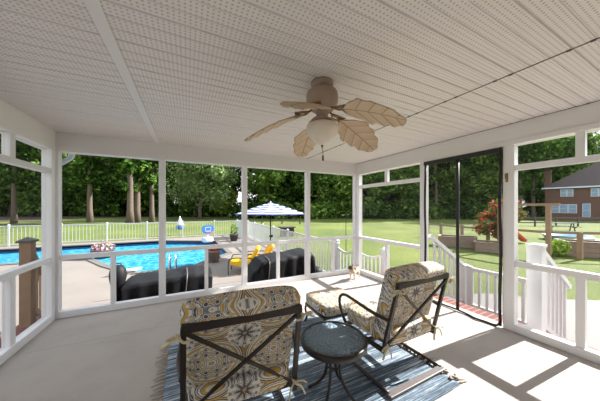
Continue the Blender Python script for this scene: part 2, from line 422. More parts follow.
# soffit ceiling: folded panels run along x, grooves every 10 cm
vs_, fs_ = [], []
y = YF; P = .10
prof = []
k = 0
while y < YB+.1:
    deep = .012 if k % 3 == 0 else .006; wd = .016 if k % 3 == 0 else .010
    prof += [(y, CZ), (y+P-wd, CZ), (y+P-wd*.7, CZ+deep), (y+P-wd*.3, CZ+deep)]; y += P; k += 1
prof.append((y, CZ))
for (yy_, zz_) in prof: vs_ += [(XL-.1, yy_, zz_), (XR+.1, yy_, zz_)]
for i in range(len(prof)-1): fs_.append((2*i, 2*i+1, 2*i+3, 2*i+2))
struct(raw('ceiling', vs_, fs_, M['soffit']))
rf = MB(); rf.box(-2.0, -1.2, CZ+.03, 3.95, YB+.42, CZ+.2); struct(rf.build('roof', M['roofing']))
tb = MB(); tb.box(-.465, YF, CZ-.010, -.395, YB, CZ+.001, bev=.003); struct(tb.build('trim_4', M['beam']))
sm = MB(); sm.box(2.228, YF, CZ-.004, 2.236, YB, CZ+.001)
random.seed(3)
yv = YF
while yv < YB:
    sm.box(2.222, yv, CZ-.006, 2.243, yv+.022, CZ+.001); yv += .1 if random.random() < .6 else .3
struct(sm.build('trim_5', M['seam']))
sm = MB(); sm.box(XR-.006, YF, CZ-.004, XR, YB, CZ+.001); yv = YF
while yv < YB: sm.box(XR-.018, yv, CZ-.005, XR, yv+.02, CZ+.001); yv += .3
struct(sm.build('trim_6', M['seam']))

def wall_back():
    W = struct_empty('wall_back', (0, YB, 0)); T = PT
    m = MB(); m.box(XL-.14, 0, BZ, XR+.14, .14, CZ+.03); m.box(XL, -.012, BZ-.0, XR, 0, BZ+.055); m.build('header_beam', M['beam'], W)
    posts = [(-1.60, .05), (-.367, .045), (.944, .045), (2.27, .045), (3.54, .05)]
    for i, (x, h) in enumerate(posts):
        if i in (0, 4): x0, x1 = (x-.13, x+.03) if i == 0 else (x-.03, x+.13)
        else: x0, x1 = x-h, x+h
        p = MB(); p.box(x0, .0, .0, x1, T, BZ, bev=.004); p.build('post', M['white'], W)
    for i in range(4):
        a = posts[i][0]+.045; b = posts[i+1][0]-.045
        if i == 0: a = XL+.03
        if i == 3: b = XR-.03
        r = MB(); r.box(a, .01, RZ0, b, .085, RZ1, bev=.004); r.build('handrail', M['white'], W)
        c = (a+b)/2; s_ = MB(); s_.box(c-.028, .015, .09, c+.028, .08, RZ0, bev=.003); s_.build('stile', M['white'], W)
        k_ = MB(); k_.box(a, .0, 0, b, .09, .09, bev=.004); k_.build('kick_board', M['white'], W)
        sc = MB(); sc.box(a, .052, .09, b, .0525, BZ); sc.build('screen', M['screen_back'], W)
    return W
wall_back()

def wall_side(name, xin, sgn, posts, stiles, gap=None, sc=None):
    """sgn +1: wall lies on +x of xin. posts: y ranges, gap: y range left open for the door."""
    W = struct_empty(name, (xin, 0, 0)); X = lambda a: sgn*a
    def bx(x0, y0, z0, x1, y1, z1, nm, bev=.004, mat='white'):
        q = MB(); a, b = sorted((X(x0), X(x1))); q.box(a, y0, z0, b, y1, z1, bev=bev); return q.build(nm, M[mat], W)
    bx(0, YF, BZ, .14, YB+.14, CZ+.03, 'header_beam', 0, 'beam'); bx(-.012, YF, BZ, 0, YB, BZ+.055, 'beam_molding', .002, 'beam')
    for (a, b) in posts: bx(0, a, 0, PT, b, BZ, 'post')
    T0, T1 = 1.955, 2.02
    for i in range(len(posts)-1):
        a = posts[i][1]; b = posts[i+1][0]
        if gap and a >= gap[0]-.02 and b <= gap[1]+.02: continue
        bx(.01, a, RZ0, .085, b, RZ1, 'handrail'); bx(.01, a, T0, .085, b, T1, 'transom_rail'); bx(0, a, 0, .09, b, .09, 'kick_board')
        q = MB(); x0, x1 = sorted((X(.052), X(.0525))); q.box(x0, a, .09, x1, b, BZ); q.build('screen', M[sc or 'screen_side'], W)
        for (s0, s1) in stiles:
            if a < s0 < b:
                bx(.015, s0, .09, .08, s1, RZ0, 'stile'); bx(.015, s0, T1, .08, s1, BZ, 'transom_stile')
    return W
wr = wall_side('wall_right', XR, 1, [(-1.05,-.95),(.20,.30),(1.33,1.44),(2.49,2.58),(4.12,4.31)], [(3.30,3.37),(.785,.85),(-.40,-.33)], (1.44, 2.49))
wl = wall_side('wall_left', XL, -1, [(-1.05,-.95),(.20,.30),(1.33,1.44),(2.49,2.58),(4.12,4.31)], [(3.375,3.455),(1.95,2.02),(.785,.85),(-.40,-.33)])
hk = MB(); hk.tube([( -.005,1.40,1.86),(-.035,1.40,1.86),(-.04,1.40,1.90),(-.035,1.40,1.92)], .006); hk.box(-.006,1.388,1.82,0,1.412,1.93); hk.build('hook', M['fan_arm'], wr)
# the house wall the porch is built on, behind the camera
hw = MB()
for i in range(20): hw.add([(XL-.14,YF,i*.13),(XR+.14,YF,i*.13),(XR+.14,YF+.014,i*.13),(XL-.14,YF+.014,i*.13),(XL-.14,YF,i*.13+.13),(XR+.14,YF,i*.13+.13)], [(0,1,2,3),(3,2,5,4)])
hw.box(XL-.14, YF-.15, 0, XR+.14, YF, CZ+.03)
struct(hw.build('wall_front', M['vinyl']))

# magnetic screen curtain hanging in the door opening
sc = thing('screen_curtain', 'black mesh screen curtain hanging in the doorway, two panels with black edging', 'screen door', (XR-.015, 1.965, 0))
for (a, b) in ((-.515, 0.0), (0.0, .515)):
    q = MB(); q.box(.0, a, .02, .0006, b, 2.22); q.build('mesh_panel', M['screen_door'], sc)
q = MB(); q.box(-.012, -.525, 2.20, .012, .525, 2.262); q.build('top_strip', M['black'], sc)
for y0 in (-.505, .505):
    q = MB(); q.tube([(0.0, y0+.006*math.sin(z*5), z) for z in [.02+.22*i for i in range(11)]], .017, 6); q.build('edge_strip', M['black'], sc)
q = MB(); q.tube([(0,0,z) for z in (.03,.6,1.2,1.8,2.21)], .021, 6); q.build('center_strip', M['black'], sc)
q = MB(); q.tube(bez([(0,.50,.03),(.004,.25,.016),(0,0,.02)]), .012, 6); q.build('bottom_hem', M['black'], sc)
q = MB(); q.tube(bez([(0,0,.02),(-.02,-.16,.014),(-.05,-.25,.016),(-.03,-.36,.014),(-.02,-.47,.016),(0,-.50,.06)]), .013, 6); q.build('bottom_hem', M['black'], sc)

# white gutter elbow and downspout outside the back left corner
g = thing('downspout', 'pale gutter downspout with elbow outside the back left corner post', 'downspout', (-1.635, YB+.2, 0))
q = MB(); q.box(-.03, -.02, GZ, .01, .03, 2.1, bev=.006); q.build('pipe', M['gutter'], g)
q = MB(); q.tube(bez([(-.01,0,2.06),(0,.0,2.12),(.05,.02,2.17),(.11,.04,2.24),(.11,.05,2.33)]), .035, 8); q.build('elbow', M['gutter'], g)

# ------------------------------------------------------------------ ceiling fan
FC = Vector((.99, 1.60, 0))
fan = thing('ceiling_fan', 'tropical ceiling fan with five carved palm leaf blades and bowl light', 'ceiling fan', (FC.x, FC.y, CZ))
q = MB(); q.lathe([(.0,0),(.088,0),(.092,-.02),(.084,-.045),(.06,-.055),(.0,-.055)]); q.build('canopy', M['fan_body'], fan)
q = MB(); q.lathe([(.0,-.045),(.06,-.05),(.095,-.062),(.122,-.085),(.13,-.11),(.13,-.16),(.124,-.185),(.104,-.21),(.095,-.222),(.0,-.222)], 32); q.build('motor_housing', M['fan_body'], fan)
q = MB(); q.lathe([(.0,-.205),(.06,-.21),(.062,-.245),(.048,-.26),(.046,-.29),(.075,-.305),(.095,-.315),(.095,-.33),(.0,-.33)]); q.build('switch_housing', M['fan_body'], fan)
q = MB(); q.lathe([(.088,-.335),(.122,-.35),(.134,-.375),(.128,-.41),(.104,-.452),(.062,-.49),(.022,-.512),(.0,-.515)], 32); q.build('lamp_bowl', M['bowl'], fan)
q = MB(); q.lathe([(.0,-.51),(.01,-.515),(.008,-.53),(.0,-.535)], 10); q.build('finial', M['fan_arm'], fan)
pc = MB(); pc.tube([(.0,0,-.53),(.004,-.005,-.57),(.004,-.006,-.60)], .0022, 5); pco = pc.build('pull_chain', M['chain'], fan)
q = MB(); q.lathe([(0,-.595),(.006,-.60),(.008,-.63),(.004,-.645),(0,-.647)], 8, (.004,-.006,0)); q.build('chain_fob', M['chain'], pco)
def blade_mesh():
    q = MB(); N = 40; L0, L1 = .0, .50; K = 9; top = []; 
    def wid(t):
        base = .157*min(1, (t+.01)/.30)**.75*math.sqrt(max(0, 1-t**3.0*.985))
        return max(.004, base*(1 - .12*abs(math.cos(4.5*math.pi*(t-.02)))**3))
    vs_, fs_ = [], []
    for side in (1, -1):
        for i in range(N+1):
            t = i/N; w_ = wid(t)
            for j in range(-K, K+1):
                s_ = j/K; xx = L0 + t*(L1-L0) + abs(s_)*w_*.25*(1-t)
                lob = abs(math.sin(math.pi*((xx - abs(s_*w_)*.75)*9.5)))
                zz = .008*(lob-.5)*min(1, abs(s_)*3) - .10*(t**2)*.5 - .012*abs(s_)
                vs_.append((xx, s_*w_, zz + side*.004))
    row = 2*K+1; off = (N+1)*row
    for i in range(N):
        for j in range(2*K):
            a = i*row+j; fs_.append((a, a+row, a+row+1, a+1)); fs_.append((off+a, off+a+1, off+a+row+1, off+a+row))
    for i in range(N):
        for j in (0, 2*K):
            a = i*row+j; fs_.append((a, off+a, off+a+row, a+row))
    for i in (0, N):
        for j in range(2*K):
            a = i*row+j; fs_.append((a, a+1, off+a+1, off+a))
    q.add(vs_, fs_, True); return q
arm = MB(); arm.tube(bez([(.085,0,-.225),(.13,0,-.245),(.16,.0,-.245),(.20,0,-.252)]), .011, 6, .7)
arm.box(.17, -.045, -.262, .225, .045, -.255); arm.tube(bez([(.10,0,-.235),(.14,.03,-.25),(.19,.035,-.255)]), .007, 6); arm.tube(bez([(.10,0,-.235),(.14,-.03,-.25),(.19,-.035,-.255)]), .007, 6)
bl0 = blade_mesh().build('blade', M['leafblade'], fan)
bl0.location = (0,0,0)
ar0 = arm.build('blade_arm', M['fan_arm'], fan)
for i in range(5):
    a = R(-64 + 72*i)
    b_ = bl0 if i == 0 else bl0.copy(); r_ = ar0 if i == 0 else ar0.copy()
    if i: COL.objects.link(b_); COL.objects.link(r_)
    b_.rotation_euler = Matrix.Rotation(a, 3, 'Z').to_quaternion().to_matrix().to_euler()
    mat3 = Matrix.Rotation(a, 3, 'Z') @ Matrix.Rotation(R(18), 3, 'Y') @ Matrix.Rotation(R(-15), 3, 'X')
    b_.rotation_euler = mat3.to_euler()
    b_.location = (.185*math.cos(a), .185*math.sin(a), -.262)
    r_.rotation_euler = (0,0,a)

# ------------------------------------------------------------------ cushioned patio chairs
def uv_cushion(o, s, swap='z'):
    me = o.data; uv = me.uv_layers.new(name='fabric')
    for p in me.polygons:
        n = p.normal
        for li in p.loop_indices:
            c = me.vertices[me.loops[li].vertex_index].co
            uv.data[li].uv = ((c.x + .5*c.y*(1 if abs(n.x) > .7 else 0))/s + .5, (c.z - c.y*(.9))/s - .3)
def flatbar(q, pts, w, h): 
    for a, b in zip(pts, pts[1:]): q.beam(a, b, w, h)
def make_chair(label):
    t = thing('patio_chair', label, 'patio chair', (0,0,0), 0, 'cushioned patio chairs on the rug')
    bw = .325
    B0 = Vector((0,-.20,.34)); B1 = Vector((0,-.335,.90))
    for s_ in (-1, 1):
        q = MB(); q.beam((s_*bw, B0.y, B0.z), (s_*bw*.96, B1.y, B1.z), .027, .024, (0,1,0)); q.build('back_post', M['bronze'], t)
    q = MB(); q.beam((-bw*.99, B1.y, B1.z), (bw*.99, B1.y, B1.z), .03, .042); q.build('top_rail', M['bronze'], t)
    q = MB(); q.beam((-bw, B0.y, B0.z+.02), (bw, B0.y, B0.z+.02), .026, .03); q.build('bottom_rail', M['bronze'], t)
    for s_ in (-1, 1):
        q = MB(); q.beam((-s_*bw*.97, B0.y-.012-.004*s_, B0.z+.03), (s_*bw*.95, B1.y-.006-.004*s_, B1.z-.02), .017, .016, (0,1,0)); q.build('cross_bar', M['bronze'], t)
    for s_ in (-1, 1):
        x = s_*(bw+.03)
        q = MB(); q.tube(bez([(s_*bw,-.27,.60),(x,-.10,.615),(x,.14,.635),(x,.26,.64),(x,.335,.60),(x,.345,.52),(x,.30,.43),(x,.235,.36),(s_*bw,.18,.325)], 6), .0145, 8, 1.0)
        q.build('armrest', M['bronze'], t)
    q = MB(); q.beam((-bw,-.22,.33),(-bw,.30,.325),.03,.03); q.beam((bw,-.22,.33),(bw,.30,.325),.03,.03); q.beam((-bw,.30,.325),(bw,.30,.325),.03,.03); q.beam((-bw,-.02,.328),(bw,-.02,.328),.03,.02)
    q.build('seat_frame', M['bronze'], t)
    bx_ = .335
    for s_ in (-1, 1):
        q = MB(); q.tube(bez([(s_*bx_,-.27,.026),(s_*bx_,.05,.026),(s_*bx_,.24,.03),(s_*bx_,.335,.075),(s_*bx_,.34,.17),(s_*bx_,.29,.26),(s_*bx_,.20,.32)], 6), .016, 8); q.build('base_runner', M['bronze'], t)
    q = MB(); q.box(-.355, -.305, .012, .355, -.245, .034, bev=.006); q.build('base_bar', M['bronze_gray'], t)
    q = MB(); q.pillow((0,.05,.425), (.62,.58,.155), .30, puff=.010); c = q.build('seat_cushion', M['fabric'], t); uv_cushion(c, .36)
    tilt = Matrix.Translation((0,-.165,.66)) @ Matrix.Rotation(R(13.5), 4, 'X')
    q = MB(); q.pillow((0,0,0), (.625,.13,.60), .30, tilt, puff=.008, seed=4); c = q.build('back_cushion', M['fabric'], t); uv_cushion(c, .36)
    tilt = Matrix.Translation((0,-.262,.935)) @ Matrix.Rotation(R(13.5), 4, 'X')
    q = MB(); q.pillow((0,0,0), (.67,.17,.135), .42, tilt, puff=.008, seed=9); hp = q.build('head_cushion', M['fabric'], t); uv_cushion(hp, .36)
    for s_ in (-1, 1):
        q = MB(); x = s_*(bw+.005)
        q.tube(bez([(x-.02,-.30,.86),(x,-.37,.875),(x+s_*.03,-.36,.86),(x+s_*.075,-.35,.835)],5), [.010]*10+[.012]*6, 6, .5)
        q.tube(bez([(x,-.36,.87),(x+s_*.035,-.37,.885),(x+s_*.05,-.36,.87),(x+s_*.02,-.355,.865)],5), .009, 6, .5)
        q.tube(bez([(x,-.36,.87),(x-s_*.02,-.37,.85),(x-s_*.05,-.366,.845)],5), .009, 6, .5)
        q.build('cushion_tie', M['tie'], hp)
        q = MB(); x = s_*(bw-.01)
        q.tube(bez([(x,-.19,.40),(x,-.24,.385),(x+s_*.04,-.25,.36),(x+s_*.07,-.25,.30)],5), .009, 6, .5)
        q.tube(bez([(x,-.235,.385),(x+s_*.05,-.25,.39),(x+s_*.08,-.25,.37)],5), .009, 6, .5)
        q.tube(bez([(x,-.235,.385),(x-s_*.03,-.24,.33),(x-s_*.035,-.24,.28)],5), .008, 6, .5)
        q.build('cushion_tie', M['tie'], c)
    return t
ch1 = make_chair('patio chair in front, left of the round table, seen square from behind, in shade')
ch1.location = (.315, 1.585, 0); ch1.rotation_euler = (0,0,R(-4))
ch2 = copy_tree(ch1); ch2['label'] = 'patio chair right of the round table, its seat in the sun'
ch2.location = (1.76, 1.58, 0); ch2.rotation_euler = (0,0,R(1))

# ottoman
ot = thing('ottoman', 'low ottoman with sunlit patterned cushion behind the round table', 'ottoman', (1.66, 2.44, 0), R(0))
for sx in (-1,1):
    for sy in (-1,1):
        q = MB(); q.tube(bez([(sx*.25,sy*.22,.24),(sx*.265,sy*.235,.17),(sx*.25,sy*.22,.08),(sx*.27,sy*.24,.0)],4), .014, 8); q.build('leg', M['bronze'], ot)
q = MB(); 
for a, b in (((-.26,-.23),(.26,-.23)),((.26,-.23),(.26,.23)),((.26,.23),(-.26,.23)),((-.26,.23),(-.26,-.23))): q.beam((*a,.235),(*b,.235),.028,.028)
q.build('frame', M['bronze'], ot)
q = MB(); q.pillow((0,0,.315), (.56,.52,.14), .28, puff=.008, seed=3); c = q.build('cushion', M['fabric'], ot); uv_cushion(c, .36)

# round side table
tb = thing('side_table', 'round patio side table with pebbled glass top and dark metal rim', 'side table', (1.03, 1.50, 0))
q = MB(); q.lathe([(0,.470),(.236,.470),(.236,.478),(0,.478)], 48); q.build('glass_top', M['tableglass'], tb)
q = MB(); q.lathe([(.232,.445),(.255,.44),(.262,.455),(.262,.475),(.254,.486),(.238,.484),(.232,.478),(.232,.445)], 48); q.build('rim', M['bronze'], tb)
for i in range(4):
    a = R(35+90*i); q = MB()
    q.tube([(r_*math.cos(a), r_*math.sin(a), z) for r_, z in [(v.x, v.y) for v in bez([(.245,.448,0),(.17,.42,0),(.09,.36,0),(.055,.27,0),(.075,.16,0),(.14,.07,0),(.215,.008,0)], 6)]], .012, 8); q.build('leg', M['bronze'], tb)
q = MB(); q.tube([(.058*math.cos(2*math.pi*k/20), .058*math.sin(2*math.pi*k/20), .27) for k in range(20)], .007, 6, closed=True); q.build('ring', M['bronze'], tb)

# rug
rg = thing('area_rug', 'blue striped distressed area rug with knotted cream fringe', 'rug', (.95, 2.0, 0))
q = MB(); nx, ny = 60, 46; vs_, fs_ = [], []
W_, D_ = 2.26, 1.74
for s_ in (0, 1):
    for j in range(ny+1):
        for i in range(nx+1):
            x = -W_/2+W_*i/nx; y = -D_/2+D_*j/ny
            vs_.append((x + .006*noise.noise((y*3,1.7,0)), y + .008*noise.noise((x*3,0,0)), s_*(.006+.0015*noise.noise((x*6,y*6,3))) + .0012))
r = nx+1; off = r*(ny+1)
for j in range(ny):
    for i in range(nx):
        a = j*r+i; fs_.append((a, a+r, a+r+1, a+1)); fs_.append((off+a, off+a+1, off+a+r+1, off+a+r))
for j in range(ny):
    for i in (0, nx):
        a = j*r+i; fs_.append((a, a+r, off+a+r, off+a))
for i in range(nx):
    for j in (0, ny):
        a = j*r+i; fs_.append((a, a+1, off+a+1, off+a))
q.add(vs_, fs_, True); q.build('rug_body', M['rug'], rg)
random.seed(11)
for s_ in (-1, 1):
    q = MB(); y = -D_/2+.012
    while y < D_/2-.005:
        L = random.uniform(.05,.085); dy = random.uniform(-.035,.035); x = s_*W_/2
        q.tube([(x-s_*.006,y,.007),(x+s_*.018,y,.010),(x+s_*(.03+L*.4),y+dy*.4,.008),(x+s_*(.02+L),y+dy,.006)], [.004,.0075,.0045,.003], 5)
        y += random.uniform(.034,.05)
    if s_ > 0:
        for yy_ in (-.80,-.72,-.56,-.5,-.30,-.2,-.12,.0):
            q.tube(bez([(x-.03,yy_,.012),(x+.0,yy_+.015,.02),(x+.03,yy_-.02,.018),(x+.07,yy_+.02,.01)],4), .011, 6)
    q.build('fringe', M['fringe'], rg)

# small dog by the back right corner
def skin_body(name, J, E, rad, mat, parent):
    me = bpy.data.meshes.new(name); me.from_pydata(J, E, []); me.materials.append(mat)
    o = bpy.data.objects.new(name, me); COL.objects.link(o); o.parent = parent
    md = o.modifiers.new('skin', 'SKIN'); md.use_smooth_shade = True
    for i, v in enumerate(me.skin_vertices[0].data): v.radius = (rad[i], rad[i]); v.use_root = (i == 0)
    o.modifiers.new('sub', 'SUBSURF').levels = 2; o.modifiers['sub'].render_levels = 2
    return o
dg = thing('dog', 'small tan dog with black face standing by the back right corner post', 'dog', (3.15, 3.80, 0), R(205)); dg.scale = (1.15,1.15,1.15)
J = [(0,0,.165),(.07,0,.17),(.115,0,.185),(.145,0,.225),(.165,0,.258),(.20,0,.248),(.228,0,.238),   # trunk, neck, head, muzzle
     (-.07,0,.168),(-.115,0,.175),(-.15,0,.205),(-.155,0,.24),                                    # rump, tail
     (.085,.035,.13),(.088,.04,.07),(.088,.04,.012),(.105,.04,.008),
     (.085,-.035,.13),(.088,-.04,.07),(.088,-.04,.012),(.105,-.04,.008),
     (-.10,.035,.13),(-.075,.042,.095),(-.115,.042,.055),(-.108,.042,.012),(-.09,.042,.008),
     (-.10,-.035,.13),(-.075,-.042,.095),(-.115,-.042,.055),(-.108,-.042,.012),(-.09,-.042,.008)]
E = [(0,1),(1,2),(2,3),(3,4),(4,5),(5,6),(0,7),(7,8),(8,9),(9,10),(1,11),(11,12),(12,13),(13,14),(1,15),(15,16),(16,17),(17,18),(7,19),(19,20),(20,21),(21,22),(22,23),(7,24),(24,25),(25,26),(26,27),(27,28)]
rad = [.055,.062,.052,.036,.045,.026,.017,.050,.040,.012,.006,.026,.015,.012,.010,.026,.015,.012,.010,.034,.024,.013,.011,.010,.034,.024,.013,.011,.010]
body = skin_body('body', J, E, rad, M['dog'], dg)
for s_ in (-1, 1):
    q = MB(); q.add([(.15,s_*.02,.285),(.175,s_*.03,.285),(.155,s_*.042,.272),(.158,s_*.045,.325),(.152,s_*.03,.288)], [(0,1,3),(1,2,3),(2,4,3),(4,0,3),(0,4,2,1)]); q.build('ear', M['pot_dark'], dg)
    q = MB(); q.lathe([(0,-.006),(.005,-.004),(.006,0),(.005,.004),(0,.006)], 8, (.195,s_*.022,.262)); q.build('eye', M['black'], dg)
q = MB(); q.lathe([(0,-.008),(.007,-.004),(.008,.002),(0,.008)], 8, (.243,0,.24)); q.build('nose', M['black'], dg)

# ------------------------------------------------------------------ pool deck, pool, lawn
pool = [(-11,12.5),(-3.7,12.3),(-2.7,10.5),(-1.6,8.9),(.25,8.75),(.5,9.5),(1.75,10.9),(1.66,15.3),(-1.4,17.0),(-11,17.0)]
def ring_mesh(outer, inner, z0, z1, name, mat):
    bm = bmesh.new()
    def loop(P, z):
        v = [bm.verts.new((x,y,z)) for x,y in P]; return [bm.edges.new((v[i], v[(i+1)%len(v)])) for i in range(len(v))]
    bmesh.ops.triangle_fill(bm, edges=loop(outer, z1)+loop(inner, z1), use_beauty=True)
    r = bmesh.ops.extrude_face_region(bm, geom=bm.faces[:]); 
    for v in [g for g in r['geom'] if isinstance(g, bmesh.types.BMVert)]: v.co.z = z0
    bmesh.ops.recalc_face_normals(bm, faces=bm.faces)
    me = bpy.data.meshes.new(name); bm.to_mesh(me); bm.free(); me.materials.append(mat)
    o = bpy.data.objects.new(name, me); COL.objects.link(o); return o
FX = 4.0
deck_outer = [(-13,YB+.36),(FX,YB+.36),(FX,18.35),(-13,18.35)]
struct(ring_mesh(deck_outer, pool, GZ-.12, GZ, 'pool_deck', M['deck']))
struct((lambda q: q.build('pool_deck_side', M['deck']))(MB().box(-13,-1.2,GZ-.12,-1.97,YB+.36,GZ)))
jt = MB(); jt.box(1.69,13.2,GZ,FX,13.24,GZ+.004); jt.box(2.35,9,GZ,2.38,18.2,GZ+.004); jt.box(-1.9,6.6,GZ,FX,6.62,GZ+.003); struct(jt.build('deck_joints', M['seam']))
lv = MB(); n = len(pool); lv.add([(x,y,GZ-.004) for x,y in pool]+[(x,y,GZ-1.5) for x,y in pool], [(i,(i+1)%n,(i+1)%n+n,i+n) for i in range(n)]+[tuple(range(n,2*n))])
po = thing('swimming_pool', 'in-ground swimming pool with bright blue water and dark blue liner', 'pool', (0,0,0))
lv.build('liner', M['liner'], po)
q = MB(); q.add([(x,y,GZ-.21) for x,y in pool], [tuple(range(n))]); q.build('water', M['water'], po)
# coping lip
cp = MB()
cx_, cy_ = -3.5, 14.0
for i in range(n-2+1):
    a, b = Vector((*pool[i],GZ+.008)), Vector((*pool[(i+1)%n],GZ+.008)); cp.beam(a, b, .22, .05)
cp.build('coping', M['path'], po)
# ladder rails / handrail
hr = thing('pool_handrail', 'thin steel grab rail at the near pool edge', 'handrail', (-.45, 8.72, GZ+.03))
for s_ in (-.09, .09):
    q = MB(); q.tube(bez([(s_,-.25,0),(s_,-.22,.42),(s_,0,.55),(s_,.25,.42),(s_,.35,-.2)],6), .022, 8); q.build('rail', M['metal'], hr)
# basketball hoop at the far pool edge
h0 = at(208, 13.9, GZ)
hp = thing('pool_basketball_hoop', 'blue and white pool basketball hoop at the far pool edge', 'basketball hoop', h0, R(15))
q = MB(); q.pillow((0,.1,.16), (.6,.6,.34), .5); q.build('base', M['vinyl'], hp)
q = MB(); q.box(-.06,.02,.2,.06,.1,.65); q.build('post', M['vinyl'], hp)
def rounded_slab(w, h, d, c, r=.18):
    q = MB(); pts = []
    for sx, sz, a0 in ((1,1,0),(-1,1,90),(-1,-1,180),(1,-1,270)):
        for k in range(7): a = R(a0+15*k); pts.append((c[0]+sx*(w/2-r)+r*math.cos(a), c[2]+sz*(h/2-r)+r*math.sin(a)))
    m = len(pts)
    q.add([(x,c[1]-d/2,z) for x,z in pts]+[(x,c[1]+d/2,z) for x,z in pts], [tuple(range(m)), tuple(reversed(range(m,2*m)))]+[(i,(i+1)%m,(i+1)%m+m,i+m) for i in range(m)]); return q
bb = rounded_slab(.70,.50,.05,(0,0,.80), .2).build('backboard', M['pumpblue'], hp)
q = MB()
for z0, z1 in ((.68,.71),(.91,.94)): q.box(-.17,-.032,z0,.17,-.024,z1)
for x0 in (-.17,.14): q.box(x0,-.032,.68,x0+.03,-.024,.94)
q.build('target_square', M['vinyl'], bb)
q = MB(); q.tube([(.2*math.cos(2*math.pi*k/16), -.24+.2*math.sin(2*math.pi*k/16), .66) for k in range(16)], .014, 6, closed=True); q.build('rim', M['redplastic'], hp)

# ------------------------------------------------------------------ foliage helpers
def leafcloud(clumps, per, size, seed, flat=.5):
    rnd = random.Random(seed); vs, fs = [], []
    for (c, r) in clumps:
        c = Vector(c); r = Vector(r) if isinstance(r, (tuple, list)) else Vector((r,r,r))
        for _ in range(per):
            d = Vector((rnd.gauss(0,1), rnd.gauss(0,1), rnd.gauss(0,1))).normalized(); k = rnd.uniform(.55,1.03)
            p = c + Vector((d.x*r.x, d.y*r.y, d.z*r.z))*k
            nrm = (d + Vector((rnd.gauss(0,.6), rnd.gauss(0,.6), rnd.gauss(0,.6)+.4))).normalized()
            a = nrm.orthogonal().normalized(); a = Matrix.Rotation(rnd.uniform(0,6.28), 3, nrm) @ a; b = nrm.cross(a)
            s = size*rnd.uniform(.6,1.3); o = len(vs)
            vs += [p-a*s, p-b*s*flat+nrm*s*.12, p+a*s, p+b*s*flat+nrm*s*.12]; fs.append((o,o+1,o+2,o+3))
    return vs, fs
def mkclumps(rnd, n, zc, rz, rx, cr):
    out = []
    for i in range(n):
        d = Vector((rnd.gauss(0,1), rnd.gauss(0,1), rnd.gauss(0,1))).normalized()*rnd.uniform(.35,1)
        out.append(((d.x*rx, d.y*rx, zc+d.z*rz), cr*rnd.uniform(.75,1.25)))
    return out
def tree(label, group, mat, clumps, per, size, trunk_h, trunk_r, seed, name='tree', cat='tree', branches=5):
    t = thing(name, label, cat, (0,0,0), 0, group)
    rnd = random.Random(seed); vs, fs = leafcloud(clumps, per, size, seed); raw('crown', vs, fs, mat, t)
    q = MB(); k = 8
    q.tube([(rnd.uniform(-.1,.1)*i/4, rnd.uniform(-.1,.1)*i/4, trunk_h*i/k-.1) for i in range(k+1)], [trunk_r*(1.35 if i == 0 else 1-.07*i) for i in range(k+1)], 10)
    for (c, r) in clumps[:branches]: q.tube([(0,0,trunk_h*.7),(c[0]*.5,c[1]*.5,(trunk_h*.75+c[2])/2),tuple(c)], [trunk_r*.4,trunk_r*.3,.05], 6)
    q.build('trunk', M['bark'], t)
    return t
# ------------------------------------------------------------------ lawn and wood
def grid_ground(name, holes, mat):
    pass
lw = MB()
lw.box(-90,18.35,GZ-.5,130,120,GZ-.01); lw.box(FX,3.6,GZ-.5,130,18.35,GZ-.01); lw.box(3.93,-40,GZ-.5,130,3.6,GZ-.012); lw.box(-90,-40,GZ-.5,-13,18.35,GZ-.01); lw.box(FX-.2,YB+.2,GZ-.5,FX,18.35,GZ-.14)
lwn = struct(lw.build('lawn', M['lawn']))
ff = MB(); ff.box(-90,62,GZ-.4,130,118,GZ+.02); ff.box(-90,50,GZ-.4,-20,62,GZ+.015); struct(ff.build('forest_floor', M['forest_floor']))
pth = MB(); pth.prism([(3.93,3.1),(5.6,3.3),(6.55,3.0),(7.4,2.2),(8.4,1.6),(12,.6),(14,.3),(14,-1),(3.93,-1.0)], GZ-.1, GZ+.012); struct(pth.build('path', M['path']))

rnd = random.Random(21)
G1, G2 = 'dense trees of the wood across the lawn', 'tall bare-trunked trees at the edge of the wood'
pro = []
for k in range(4):
    r_ = random.Random(100+k)
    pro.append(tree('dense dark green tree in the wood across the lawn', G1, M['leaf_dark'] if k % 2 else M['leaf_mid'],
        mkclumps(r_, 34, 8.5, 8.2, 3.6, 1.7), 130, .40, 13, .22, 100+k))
used = [0]*4
def put(proto, k, px, d, sc, rz):
    o = proto if not used[k] else copy_tree(proto); used[k] = 1
    p = at(px, d, GZ); o.location = p; o.scale = (sc,sc,sc*rnd.uniform(.9,1.15)); o.rotation_euler = (0,0,rz); return o
spots = []
for row, (d0, step) in enumerate(((47,4.6),(55,5.2),(64,6.0))):
    lat = -105 if row else -88
    while lat < 92+row*16:
        d = d0 + rnd.uniform(-2,2)
        px = 300 + lat/d*228
        gap = 226 < px < 260 or 513 < px < 534
        if lat > 60: d += 6
        if px < 235: d += 9
        if not gap and -190 < px < 660: spots.append((px, d))
        lat += step*rnd.uniform(.8,1.2)
for (px, d) in spots:
    if 540 < px < 640 and d < 58: d += 10
    k = rnd.randrange(4)
    put(pro[k], k, px, d, rnd.uniform(1.0,1.3)*(1.12 if px < 235 else 1), rnd.uniform(0,6.28))
